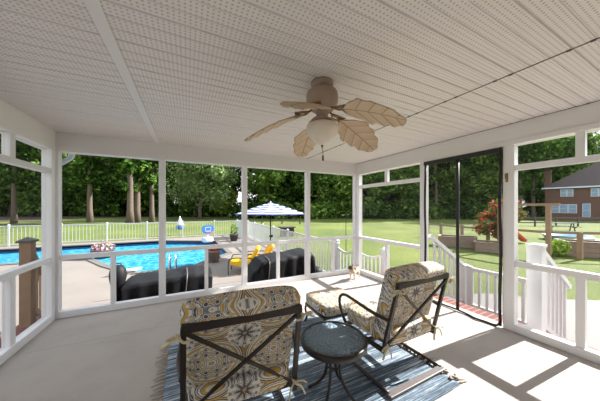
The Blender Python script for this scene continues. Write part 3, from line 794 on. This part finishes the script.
# tall trunks before the wood
tall = tree('tall tree with pale bare trunk before the wood', G2, M['leaf_dark'], mkclumps(random.Random(5), 26, 13.5, 4.5, 3.8, 1.8)+[((.9,.3,7.6),.9),((-.8,-.2,6.2),.8),((.5,-.6,5.0),.6),((-.9,.5,8.4),1.0),((.3,-.8,8.6),1.0)], 120, .40, 15, .36, 5)
first = True
for px, d, s in ((90,33,.95),(130,31,1.15),(137,32.5,1.1),(152,34,.9),(-40,30,1.0),(14,31,.8),(-110,33,1.1),(436,44,.9),(404,46,.8),(520,40,.8),(533,43,.9),(377,48,.9)):
    o = tall if first else copy_tree(tall); first = False
    o.location = at(px, d, GZ); o.scale = (s,s,1); o.rotation_euler = (0,0,px)
# the lighter round tree on the lawn
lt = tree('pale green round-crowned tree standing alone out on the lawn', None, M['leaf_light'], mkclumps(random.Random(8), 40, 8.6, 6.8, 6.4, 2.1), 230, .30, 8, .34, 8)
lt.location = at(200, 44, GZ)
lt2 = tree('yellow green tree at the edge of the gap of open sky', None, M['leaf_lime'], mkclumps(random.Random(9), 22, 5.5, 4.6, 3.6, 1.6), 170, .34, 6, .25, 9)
lt2.location = at(222, 52, GZ); lt2.scale = (.9,.9,.85)
# understory along the foot of the wood
G3 = 'low bushes at the foot of the wood'
us = [tree('low leafy bush at the foot of the wood', G3, M['leaf_mid'] if k else M['leaf_dark'], mkclumps(random.Random(50+k), 12, 1.2, 1.0, 2.6, 1.1), 120, .26, 1.2, .06, 50+k, 'bush', 'bush', 3) for k in range(2)]
uu = [0,0]
for px in range(-170, 640, 13):
    if rnd.random() < .12 or 508 < px < 536: continue
    k = rnd.randrange(2); o = us[k] if not uu[k] else copy_tree(us[k]); uu[k] = 1
    d = (47 if px > 235 else 60) + rnd.uniform(-1.5,3) + (9 if px > 470 else 0)
    if 535 < px: d += 8
    o.location = at(px, d, GZ); s = rnd.uniform(.8,1.5); o.scale = (s*1.2,s*1.2,s); o.rotation_euler = (0,0,rnd.uniform(0,6))

# ------------------------------------------------------------------ white fences round the pool
def picket_fence(name, label, pts, z0, h, pitch, pw, post_w, sag=0.0, group=None, panel=2.4, post_h=None):
    a0 = Vector((*pts[0],0)); t = thing(name, label, 'fence', (a0.x, a0.y, z0), 0, group)
    L = lambda p: Vector((p[0]-a0.x, p[1]-a0.y, 0)); posts = []
    for i in range(len(pts)-1):
        A, B = L(pts[i]), L(pts[i+1]); ln = (B-A).length; n = max(1, round(ln/panel)); dr = (B-A).normalized()
        for k in range(n):
            p, q_ = A+(B-A)*k/n, A+(B-A)*(k+1)/n; posts.append(p); w_ = (q_-p).length
            m = MB(); m.beam(p+Vector((0,0,.10)), q_+Vector((0,0,.10)), .035, .05); 
            N = max(2, int(w_/pitch)); tops = []
            for j in range(1, N):
                f = j/N; c = p+(q_-p)*f; tz = h - sag*math.sin(math.pi*f)
                m.beam(c+Vector((0,0,.06)), c+Vector((0,0,tz-.02)), pw, pw*.8, dr); 
            pr = None
            for j in range(0, 9):
                f = j/8; c = p+(q_-p)*f+Vector((0,0,h-.02-sag*math.sin(math.pi*f)))
                if pr: m.beam(pr, c, .035, .045)
                pr = c
            m.build('picket_panel', M['vinyl'], t)
        if i == len(pts)-2: posts.append(B)
    for p in posts:
        m = MB(); H = (post_h or h+.05); m.box(p.x-post_w/2,p.y-post_w/2,0,p.x+post_w/2,p.y+post_w/2,H); m.add([(p.x-post_w*.65,p.y-post_w*.65,H),(p.x+post_w*.65,p.y-post_w*.65,H),(p.x+post_w*.65,p.y+post_w*.65,H),(p.x-post_w*.65,p.y+post_w*.65,H),(p.x,p.y,H+post_w*.6)], [(3,2,1,0),(0,1,4),(1,2,4),(2,3,4),(3,0,4)]); m.build('post', M['vinyl'], t)
    return t
picket_fence('pool_fence', 'long white picket fence along the far side of the pool', [(-13,18.2),(3.9,18.2)], GZ, 1.12, .16, .024, .075, panel=2.0)
picket_fence('pool_fence', 'white picket fence running down the right side of the pool deck', [(3.9,18.2),(3.85,5.4)], GZ, 1.12, .15, .03, .085, panel=1.9)
picket_fence('porch_fence', 'white scalloped picket fence section beside the back right corner post', [(3.85,5.4),(4.0,4.75),(4.25,4.05)], GZ, 1.0, .105, .032, .10, sag=.12, panel=.9, post_h=1.1)
wb = thing('privacy_panel', 'solid white vinyl panel at the far end of the side fence', 'fence panel', (3.3, 16.4, GZ))
q = MB(); 
for i in range(6): q.box(-.02, i*.25-.7, .03, .02, i*.25-.46, 1.2)
q.build('boards', M['vinyl'], wb)
for y0 in (-.74,.82):
    q = MB(); q.box(-.05,y0-.05,0,.05,y0+.05,1.26); q.build('post', M['vinyl'], wb)

# ------------------------------------------------------------------ stair outside the door
st = MB()
for i in range(3): st.box(3.93, 1.38, GZ, 4.2+.3*(2-i), 2.45, GZ+.15*(i+1))
struct(st.build('steps', M['path']))
def stair_rail(label, y, x0, x1, ztop0, ztop1, zb0, zb1, n, newels):
    t = thing('stair_railing', label, 'railing', (x0, y, 0), 0, 'white railings of the porch stair')
    q = MB(); q.beam((0,0,ztop0-.03),(x1-x0,0,ztop1-.03),.07,.06); q.build('handrail', M['railing'], t)
    q = MB(); q.beam((0,0,zb0),(x1-x0,0,zb1),.05,.05); q.build('bottom_rail', M['railing'], t)
    for i in range(1, n+1):
        f = i/(n+1); q = MB(); q.beam(((x1-x0)*f,0,zb0+(zb1-zb0)*f),((x1-x0)*f,0,ztop0+(ztop1-ztop0)*f-.04),.035,.03,(0,1,0)); q.build('baluster', M['railing'], t)
    for (xx, w_, z0, z1) in newels:
        q = MB(); q.box(xx-w_/2,-w_/2,z0,xx+w_/2,w_/2,z1, bev=.006); q.box(xx-w_*.56,-w_*.56,z1-.02,xx+w_*.56,w_*.56,z1+.015,bev=.006); q.add([(xx-w_*.5,-w_*.5,z1+.015),(xx+w_*.5,-w_*.5,z1+.015),(xx+w_*.5,w_*.5,z1+.015),(xx-w_*.5,w_*.5,z1+.015),(xx,0,z1+.03)],[(0,1,4),(1,2,4),(2,3,4),(3,0,4)]); q.build('newel_post', M['railing'], t)
    return t
stair_rail('white stair railing seen through the left screen panel of the doorway', 2.52, 3.70, 4.70, 1.06, .45, .12, -.26, 6, [(1.0,.12,GZ,.42)])
stair_rail('white stair railing with thick newel post seen right of the doorway', 1.238, 3.86, 4.9, 1.07, .40, .12, -.50, 7, [(0.0,.138,-.02,1.04)])
gt = thing('stair_gate', 'low white picket gate closing the foot of the porch stair', 'gate', (4.72, 1.36, 0))
q = MB(); q.beam((0,0,.37),(0,1.08,.37),.05,.06); q.build('top_rail', M['railing'], gt)
q = MB(); q.beam((0,0,-.30),(0,1.08,-.30),.05,.06); q.build('bottom_rail', M['railing'], gt)
for i in range(9):
    y = .06+.12*i; q = MB(); q.box(-.018,y-.02,-.30,.018,y+.02,.36); q.build('picket', M['railing'], gt)
for y in (.03,1.05):
    q = MB(); q.box(-.03,y-.035,GZ+.02,.03,y+.035,.42); q.build('gate_post', M['railing'], gt)

# wooden stair railing outside the left wall
wr_ = thing('wooden_railing', 'brown wooden stair railing with dark capped newel outside left wall', 'railing', (-1.85, 4.18, 0))
q = MB(); q.box(-.055,-.055,GZ,.055,.055,1.06,bev=.006); nw = q.build('newel_post', M['wood'], wr_)
q = MB(); q.box(-.075,-.075,1.06,.075,.075,1.085,bev=.004); q.add([(-.075,-.075,1.085),(.075,-.075,1.085),(.075,.075,1.085),(-.075,.075,1.085),(0,0,1.13)],[(0,1,4),(1,2,4),(2,3,4),(3,0,4)]); q.build('newel_cap', M['capmetal'], nw)
q = MB(); q.beam((-.02,.07,.95),(-.36,1.40,.05),.09,.05); q.build('handrail', M['wood'], wr_)
q = MB(); q.beam((-.02,.07,.20),(-.36,1.40,-.48),.05,.08); q.build('bottom_rail', M['wood'], wr_)
for i in range(5):
    f = .12+.2*i; q = MB(); q.beam((-.02-.34*f,.07+1.33*f,.20-.68*f),(-.02-.34*f,.07+1.33*f,.93-.90*f),.028,.028,(0,1,0)); q.build('baluster', M['wood'], wr_)
q = MB(); q.box(-.42,1.36,GZ,-.30,1.48,.12); q.build('lower_post', M['wood'], wr_)

# ------------------------------------------------------------------ things on the pool deck
def covered(name, label, x0, x1, y0, y1, prof, seed):
    """draped cover: prof gives (fraction along x, top height)"""
    t = thing(name, label, 'covered furniture', (x0, y0, GZ))
    L, D = x1-x0, y1-y0; n, m = 48, 30; vs, fs = [], []
    def top(f):
        for (a, h), (b, k) in zip(prof, prof[1:]):
            if a <= f <= b: 
                s = (f-a)/(b-a); s = s*s*(3-2*s); return h+(k-h)*s
        return prof[-1][1]
    for j in range(m+1):
        v = j/m
        for i in range(n+1):
            f = i/n; H = top(f)
            # cross-section: up the front, over, down the back
            if v < .33: s = v/.33; yy, zz = -.05*(1-s), H*s
            elif v < .67: s = (v-.33)/.34; yy, zz = D*s, H + .02*math.sin(math.pi*s)
            else: s = (v-.67)/.33; yy, zz = D+.05*s, H*(1-s)
            fl_ = 1-min(1, zz/H)
            dx = .03*fl_*math.sin(f*40+seed)
            yy += (.016*math.sin(f*34+seed)+.03*noise.noise((f*9,seed,v*3)))*(.3+.7*fl_)*(1 if v > .5 else -1)
            zz += .025*noise.noise((f*7,v*7,seed))*(1-fl_)
            vs.append((f*L+dx, yy, max(.004, zz)))
    r = n+1
    for j in range(m):
        for i in range(n): a = j*r+i; fs.append((a,a+1,a+r+1,a+r))
    for i in (0, n):     # gather the two ends
        loop = [j*r+i for j in range(m+1)]; c = len(vs); vs.append((vs[loop[m//2]][0]+0, D/2, .4)); 
        for a, b in zip(loop, loop[1:]): fs.append((a,b,c))
    q = MB(); q.add(vs, fs, True); q.build('cover', M['cover'], t)
    return t
c1 = covered('covered_sofa', 'long low furniture under black cover outside the left back window', -1.12, .40, 5.0, 5.85, [(0,.68),(.08,.71),(.5,.74),(.78,.78),(.86,.75),(1,.73)], 2.0)
c1.location.x += .06
q = MB(); q.tube(bez([(1.00,-.09,.02),(1.02,-.06,.4),(1.05,-.01,.78),(1.04,.5,.81)],5), .012, 5); q.build('cover_seam', M['bronze_gray'], c1)
k1 = thing('covered_smoker', 'round black kettle under cover beside the left end of covered sofa', 'covered grill', (-1.17, 5.32, GZ))
q = MB(); q.lathe([(0,0),(.13,0),(.09,.2),(.07,.45),(.075,.62),(.115,.70),(.135,.82),(.125,.94),(.08,1.02),(0,1.04)], 20); q.build('body', M['cover'], k1)
q = MB(); q.tube(bez([(-.05,0,1.02),(-.04,0,1.06),(.04,0,1.06),(.05,0,1.02)],4), .012, 6); q.build('handle', M['pot_dark'], k1)
c2 = covered('covered_grill', 'long furniture under black cover outside the middle back window', 1.30, 2.88, 5.0, 5.75, [(0,.62),(.05,.68),(.16,.86),(.30,.90),(.62,.93),(.85,.98),(.95,.98),(1,.86)], 6.0)
q = MB(); q.tube(bez([(.30,-.10,.02),(.33,-.07,.4),(.38,-.01,.86),(.4,.4,.92)],5), .011, 5); q.build('cover_seam', M['bronze_gray'], c2)
q = MB(); q.tube(bez([(1.30,-.10,.02),(1.36,-.08,.4),(1.45,-.01,.96)],5), .010, 5); q.build('cover_seam', M['bronze_gray'], c2)
k2 = thing('covered_stool', 'small dark covered stool right of the black covered furniture', 'stool', (3.05, 5.25, GZ))
q = MB(); q.lathe([(0,0),(.19,0),(.185,.3),(.17,.46),(.10,.53),(0,.54)], 18); q.build('cover', M['cover'], k2)

def deck_chair(label, loc, rz):
    t = thing('deck_chair', label, 'deck chair', loc, rz, 'yellow cushioned chairs by the pool')
    for s_ in (-1,1):
        q = MB(); x = s_*.33
        q.tube(bez([(x,.40,0),(x,.40,.30),(x,.37,.56),(x,.25,.62),(x,-.30,.60),(x,-.34,.50),(x,-.38,0)],6), .016, 8); q.build('side_frame', M['bronze'], t)
    q = MB(); q.beam((-.33,-.30,.55),(.33,-.30,.55),.03,.03); q.beam((-.33,.30,.33),(.33,.30,.33),.03,.03); q.beam((-.33,-.30,.30),(.33,-.30,.30),.03,.03); q.build('cross_frame', M['bronze'], t)
    q = MB(); q.pillow((0,.04,.40),(.62,.70,.22),.35,Matrix.Rotation(R(4),4,'X')); q.build('seat_cushion', M['yellow'], t)
    q = MB(); q.pillow((0,0,0),(.60,.14,.66),.35,Matrix.Translation((0,-.40,.70)) @ Matrix.Rotation(R(24),4,'X')); q.build('back_cushion', M['yellow'], t)
    return t
deck_chair('yellow cushioned deck chair facing the pool, nearest the left post', (1.62,7.60,GZ), R(72))
deck_chair('yellow cushioned deck chair further right, behind the black covered furniture', (2.22,7.95,GZ), R(80))
for o in list(COL.objects):
    if o.name.startswith('deck_chair'): o.scale = (1,1,.82)

# striped patio umbrella
up = at(270.5, 9.3, GZ); um = thing('patio_umbrella', 'blue and white striped patio umbrella over the yellow chairs', 'umbrella', up, R(10))
q = MB(); q.tube([(0,0,0),(0,0,1.2),(0,0,2.32)], .024, 8); q.build('pole', M['bronze'], um)
q = MB(); q.lathe([(0,0),(.24,0),(.24,.05),(.06,.09),(.04,.22),(0,.22)], 20); q.build('base', M['pot_dark'], um)
q = MB(); q.lathe([(0,2.3),(.03,2.31),(.03,2.36),(0,2.38)], 8); q.build('finial', M['vinyl'], um)
q = MB(); q.beam((-.04,0,.95),(.10,0,.95),.05,.10); q.build('crank', M['bronze'], um)
ns, rs = 8, 7; vs_, fs_, uvs = [], [], []
UR, Z0, Z1 = 1.46, 2.32, 1.86
for side in (0, .012):
    for j in range(rs+1):
        f = j/rs
        for k in range(ns*4):
            a = 2*math.pi*k/(ns*4); m_ = abs(((k % 4)/4)-.0); sag = math.sin(math.pi*(k % 4)/4)
            rr = UR*f*(1-.045*sag*f); z = Z0+(Z1-Z0)*(f**1.12) - .05*sag*f*(1-f)*2 - side
            vs_.append((rr*math.cos(a), rr*math.sin(a), z)); uvs.append((f*.98, k/(ns*4)))
n4 = ns*4; off = (rs+1)*n4
for j in range(rs):
    for k in range(n4):
        k2 = (k+1) % n4; a,b,c,d = j*n4+k, j*n4+k2, (j+1)*n4+k2, (j+1)*n4+k
        fs_.append((a,d,c,b)); fs_.append((off+a,off+b,off+c,off+d))
for k in range(n4): k2 = (k+1) % n4; fs_.append((rs*n4+k, off+rs*n4+k, off+rs*n4+k2, rs*n4+k2))
cn = raw('canopy', vs_, fs_, M['umbrella'], um); uvl = cn.data.uv_layers.new(name='u')
for lp in cn.data.loops: uvl.data[lp.index].uv = uvs[lp.vertex_index]
for k in range(ns):
    a = 2*math.pi*k/ns; q = MB(); q.tube([(0,0,Z0-.06),(UR*.5*math.cos(a),UR*.5*math.sin(a),(Z0+Z1)/2+.0),(UR*.98*math.cos(a),UR*.98*math.sin(a),Z1-.025)], .008, 5); q.build('rib', M['bronze'], um)

# planters
def planter(name, label, loc, pr, ph, potmat, clumps, per, ls, bloom, nb):
    t = thing(name, label, 'potted plant', loc)
    q = MB(); q.lathe([(0,0),(pr*.72,0),(pr*.95,ph*.85),(pr*1.06,ph*.86),(pr*1.06,ph),(pr*.92,ph),(pr*.9,ph*.9),(0,ph*.9)], 20); q.build('pot', M[potmat], t)
    vs, fs = leafcloud(clumps, per, ls, 31); raw('foliage', vs, fs, M['leaf_mid'], t)
    if bloom:
        vs, fs = leafcloud([(c, (r if not isinstance(r, tuple) else r[0])*1.08) for c, r in clumps], nb, ls*1.0, 77, .8); raw('blossoms', vs, fs, M[bloom], t)
    return t
planter('potted_flowers', 'large grey pot of red flowers at the near pool edge', at(214, 8.9, GZ), .25, .46, 'terracotta', [((0,0,.50),.22),((.1,.05,.51),.18),((-.1,0,.50),.18)], 120, .05, 'bloom', 90)
planter('potted_flowers', 'low dark pot of pink flowers beside the pool deck at left', at(103, 9.6, GZ), .38, .36, 'pot_dark', [((0,0,.40),.30),((.2,.05,.40),.2),((-.2,0,.40),.22)], 90, .05, 'bloom_pink', 80)
planter('potted_shrub', 'small green shrub in dark pot by the far fence', at(234, 14.6, GZ), .28, .42, 'pot_dark', [((0,0,.7),(.26,.26,.38))], 200, .06, None, 0)
# thing on the lawn: white buoy-like feeder on a pole
bf = thing('bird_feeder', 'white cone-roofed bird feeder with blue base before the fence', 'bird feeder', at(180, 17.5, GZ))
q = MB(); q.tube([(0,0,0),(0,0,.75)], .03, 6); q.build('pole', M['vinyl'], bf)
q = MB(); q.lathe([(0,.45),(.14,.46),(.25,.56),(.28,.68),(.24,.74),(0,.74)], 16); q.build('tray', M['pumpblue'], bf)
q = MB(); q.lathe([(0,1.50),(.03,1.46),(.10,1.18),(.26,.86),(.29,.76),(0,.74)], 16); q.build('roof', M['vinyl'], bf)
pl = thing('pool_float', 'white pool float lying on the near pool edge', 'pool float', at(126, 7.25, GZ+.035), R(20))
q = MB(); q.tube(bez([(-.42,0,.05),(-.1,.1,.06),(.2,.0,.06),(.42,.12,.05)],5), [.05]*6+[.06]*6+[.05]*4, 8); q.build('tube', M['vinyl'], pl)
# lamp pole in the yard behind the back fence
hk = thing('shepherd_hook', 'thin black shepherd hook standing beyond the white fence', 'garden hook', at(346, 8.2, GZ))
q = MB(); q.tube(bez([(0,0,0),(0,0,1.0),(0,0,1.72),(.03,0,1.84),(.12,0,1.86),(.16,0,1.76)],6), .012, 6); q.build('rod', M['black'], hk)
# dark patio table beyond side fence
gtb = thing('fire_table', 'dark square fire table on the lawn beyond the side fence', 'fire table', at(287, 17, GZ))
q = MB(); q.box(-.55,-.4,.64,.55,.4,.72,bev=.01); q.build('top', M['pot_dark'], gtb)
q = MB(); q.box(-.45,-.3,.0,.45,.3,.64); q.build('body', M['black'], gtb)
# rail fence far off
def rail_fence(label, pts, h, rails, pr=.06, mat='wood', name='rail_fence', posth=None):
    t = thing(name, label, 'wooden fence', pts[0]); o = pts[0]
    for i, p in enumerate(pts):
        H = posth[i] if posth else h+.06
        q = MB(); v = p-o; q.box(v.x-pr,v.y-pr,0,v.x+pr,v.y+pr,H,bev=.008); q.build('post', M[mat], t)
        if i:
            u = pts[i-1]-o
            for z in rails: q = MB(); q.beam(u+Vector((0,0,z)), v+Vector((0,0,z)), .045, .11); q.build('rail', M[mat], t)
    return t
rail_fence('dark low rail fence far across the lawn under the umbrella', [at(p, 30, GZ) for p in (244,254,262,282,300)], .62, (.55,), .07, 'capmetal')
rail_fence('wooden post and rail garden fence seen through the doorway', [at(428,17,GZ), at(441,16,GZ), at(462,14.5,GZ), at(488,13,GZ)], 1.0, (.9,), .07, 'wood_gray')
rail_fence('tall wooden post and rail fence before the brick house', [at(500,11.2,GZ), at(548.5,9.6,GZ), at(580,9.3,GZ), at(640,9.0,GZ)], 1.1, (1.08,), .075, 'wood', posth=[2.2,2.2,1.12,1.2])
ab = thing('arbor_beam', 'weathered wooden beam on top of the tall fence posts', 'beam', at(500,11.2,GZ+2.2))
q = MB(); u = at(500,11.2,0); q.beam((0,0,.05), at(560,9.4,0)-u+Vector((0,0,.05)), .10, .11); q.build('timber', M['wood'], ab)
rail_fence('dark rail fence further back in front of the brick house', [at(p,26,GZ) for p in (512,535,556,578,605)], 1.0, (.45,.95), .07, 'capmetal')
pt = thing('picnic_table', 'dark wooden picnic table on the lawn in front of the brick house', 'picnic table', at(561, 21, GZ), R(-60))
q = MB()
for k in range(5): q.box(-1.0,-.38+.155*k,.70,1.0,-.38+.155*k+.14,.75)
q.build('table_top', M['capmetal'], pt)
for s_ in (-1,1):
    q = MB(); q.box(-1.0,s_*.75-.13,.41,1.0,s_*.75+.13,.45); q.build('bench', M['capmetal'], pt)
    q = MB(); q.beam((s_*.7,-.75,.38),(s_*.7,.75,.38),.05,.1); q.beam((s_*.7,-.55,0),(s_*.7,-.2,.70),.05,.1); q.beam((s_*.7,.55,0),(s_*.7,.2,.70),.05,.1); q.build('trestle', M['capmetal'], pt)
# raised garden beds
def bed(label, px, d, w_, dp, h, rz):
    t = thing('raised_bed', label, 'raised garden bed', at(px,d,GZ), rz, 'raised garden beds')
    for (x0,y0,x1,y1) in ((-w_/2,-dp/2,w_/2,-dp/2+.05),(-w_/2,dp/2-.05,w_/2,dp/2),(-w_/2,-dp/2,-w_/2+.05,dp/2),(w_/2-.05,-dp/2,w_/2,dp/2)):
        q = MB()
        for k in range(3): q.box(x0,y0,h/3*k+.006,x1,y1,h/3*(k+1)-.006)
        q.build('board_side', M['wood_gray'], t)
    q = MB(); q.box(-w_/2+.05,-dp/2+.05,0,w_/2-.05,dp/2-.05,h-.06); q.build('soil', M['forest_floor'], t)
    q = MB()
    for (x0,y0,x1,y1) in ((-w_/2-.03,-dp/2-.03,w_/2+.03,-dp/2+.09),(-w_/2-.03,dp/2-.09,w_/2+.03,dp/2+.03),(-w_/2-.03,-dp/2+.09,-w_/2+.09,dp/2-.09),(w_/2-.09,-dp/2+.09,w_/2+.03,dp/2-.09)): q.box(x0,y0,h,x1,y1,h+.035)
    q.build('cap_board', M['wood_gray'], t)
    return t
bed('raised wooden garden bed seen through the doorway, the one further left', 457, 12.6, 1.7, 1.0, .52, R(-61))
bed('raised wooden garden bed under the red flowering bush', 492, 11.0, 1.35, .9, .44, R(-64))
bed('raised wooden garden bed behind the tall wooden fence at right', 594, 9.9, 2.1, 1.0, .62, R(-55))
# red flowering bush
rb = thing('flowering_bush', 'tall flowering bush with red blossoms beside the garden beds', 'bush', at(503, 12.4, GZ))
r_ = random.Random(4); cl = mkclumps(r_, 34, 1.4, 1.05, 1.0, .28); cl += [((-1.25,.5,1.0),.34),((-.95,.45,1.15),.36),((.3,-.2,2.3),.4),((.1,0,2.5),.35)]
vs_, fs_ = leafcloud(cl, 100, .075, 3); raw('foliage', vs_, fs_, M['leaf_mid'], rb)
vs_, fs_ = leafcloud([(c, r*1.1) for c, r in cl], 28, .07, 13, .8); raw('blossoms', vs_, fs_, M['bloom'], rb)
q = MB(); 
for (c, r) in cl[:7]: q.tube([(0,0,0),(c[0]*.4,c[1]*.4,c[2]*.5),tuple(c)], [.035,.025,.012], 6)
q.build('stems', M['bark'], rb)
gb = thing('round_shrub', 'round green shrub left of the garden bed behind the fence', 'shrub', at(558.5, 9.9, GZ))
vs_, fs_ = leafcloud([((0,0,.38),.42),((.15,.1,.35),.36)], 420, .05, 5); raw('foliage', vs_, fs_, M['leaf_lime'], gb)
q = MB(); q.tube([(0,0,-.02),(0,0,.35)], .03, 6); q.build('stem', M['bark'], gb)
# play things on the lawn
sl_ = thing('play_slide', 'red plastic slide seen beside the right door post', 'slide', at(514, 13.6, GZ), R(-20)); sl_.scale = (.7,.7,.75)
q = MB(); q.beam((-.3,0,1.05),(.95,0,.12),.44,.04); q.beam((-.3,-.22,1.1),(.95,-.22,.2),.04,.16); q.beam((-.3,.22,1.1),(.95,.22,.2),.04,.16); q.build('chute', M['redplastic'], sl_)
q = MB(); q.beam((-.32,-.2,0),(-.32,-.2,1.2),.07,.07); q.beam((-.32,.2,0),(-.32,.2,1.2),.07,.07); q.build('ladder', M['blueplastic'], sl_)
kp = thing('paddling_pool', 'pale blue round paddling pool on the lawn behind the fence', 'paddling pool', at(566, 15, GZ))
q = MB(); q.lathe([(.0,.01),(.95,.01),(1.1,.3),(1.12,.34),(1.06,.34),(.95,.12),(0,.12)], 24); q.build('shell', M['blueplastic'], kp)
yb = thing('toy_boat', 'long yellow plastic play boat on the lawn behind the fence', 'toy', at(589, 13.6, GZ), R(-26))
q = MB(); q.pillow((0,0,.12),(2.4,.6,.24),.6); q.build('hull', M['yellowplastic'], yb)
q = MB(); q.box(-.5,-.2,.22,.2,.2,.32,bev=.02); q.build('seat', M['blueplastic'], yb)

# ------------------------------------------------------------------ brick house beyond
hb = thing('house', 'brick two-storey house with dark hip roof beyond the garden fence', 'house', at(545, 42, GZ), R(-75))
W_, D_, EZ = 13.0, 8.0, 5.75
q = MB(); q.box(0,0,0,W_,D_,EZ); q.build('wall', M['house_brick'], hb)
q = MB(); o_ = .4; q.add([(-o_,-o_,EZ),(W_+o_,-o_,EZ),(W_+o_,D_+o_,EZ),(-o_,D_+o_,EZ),(6.2,D_/2,EZ+4.4),(W_-2,D_/2,EZ+4.4)], [(3,2,1,0),(0,1,5,4),(1,2,5),(2,3,4,5),(3,0,4)]); rfo = q.build('roof', M['roofing'], hb)
q = MB(); q.beam((-o_,-o_,EZ-.08),(W_+o_,-o_,EZ-.08),.14,.22); q.beam((-o_,-o_,EZ-.08),(-o_,D_+o_,EZ-.08),.14,.22); q.build('fascia', M['gutter'], hb)
def hwin(x0, x1, z0, z1, n=1, name='window'):
    q = MB(); q.box(x0,-.08,z0,x1,.02,z1); f = q.build(name, M['vinyl'], hb); 
    q = MB(); w1 = (x1-x0)/n
    for i in range(n):
        q.box(x0+i*w1+.09,-.10,z0+.09,x0+(i+1)*w1-.09,-.075,(z0+z1)/2-.03); q.box(x0+i*w1+.09,-.10,(z0+z1)/2+.03,x0+(i+1)*w1-.09,-.075,z1-.09)
    q.build('pane', M['winglass'], f)
hwin(1.85,3.35,4.1,5.4,2); hwin(5.2,6.8,4.0,5.4,2); hwin(9.2,10.8,4.0,5.4,2); hwin(.75,3.75,1.2,2.75,3)
hwin(4.3,5.2,.55,2.85,1,'door'); hwin(7.5,9.5,1.2,2.7,2)
q = MB(); q.box(-.15,.6,EZ-.6,.75,1.7,EZ+3.2); q.box(-.25,.5,EZ+2.95,.85,1.8,EZ+3.3); q.build('chimney', M['house_brick'], hb)
fh = thing('house', 'small pale house far off among the trees in the wood', 'house', at(318, 66, GZ), R(-20))
q = MB(); q.box(-4,0,0,4,5,3.2); q.build('wall', M['gutter'], fh)
q = MB(); q.add([(-4.3,-.3,3.2),(4.3,-.3,3.2),(4.3,5.3,3.2),(-4.3,5.3,3.2),(-4.3,2.5,5),(4.3,2.5,5)],[(3,2,1,0),(0,1,5,4),(2,3,4,5),(1,2,5),(3,0,4)]); q.build('roof', M['roofing'], fh)
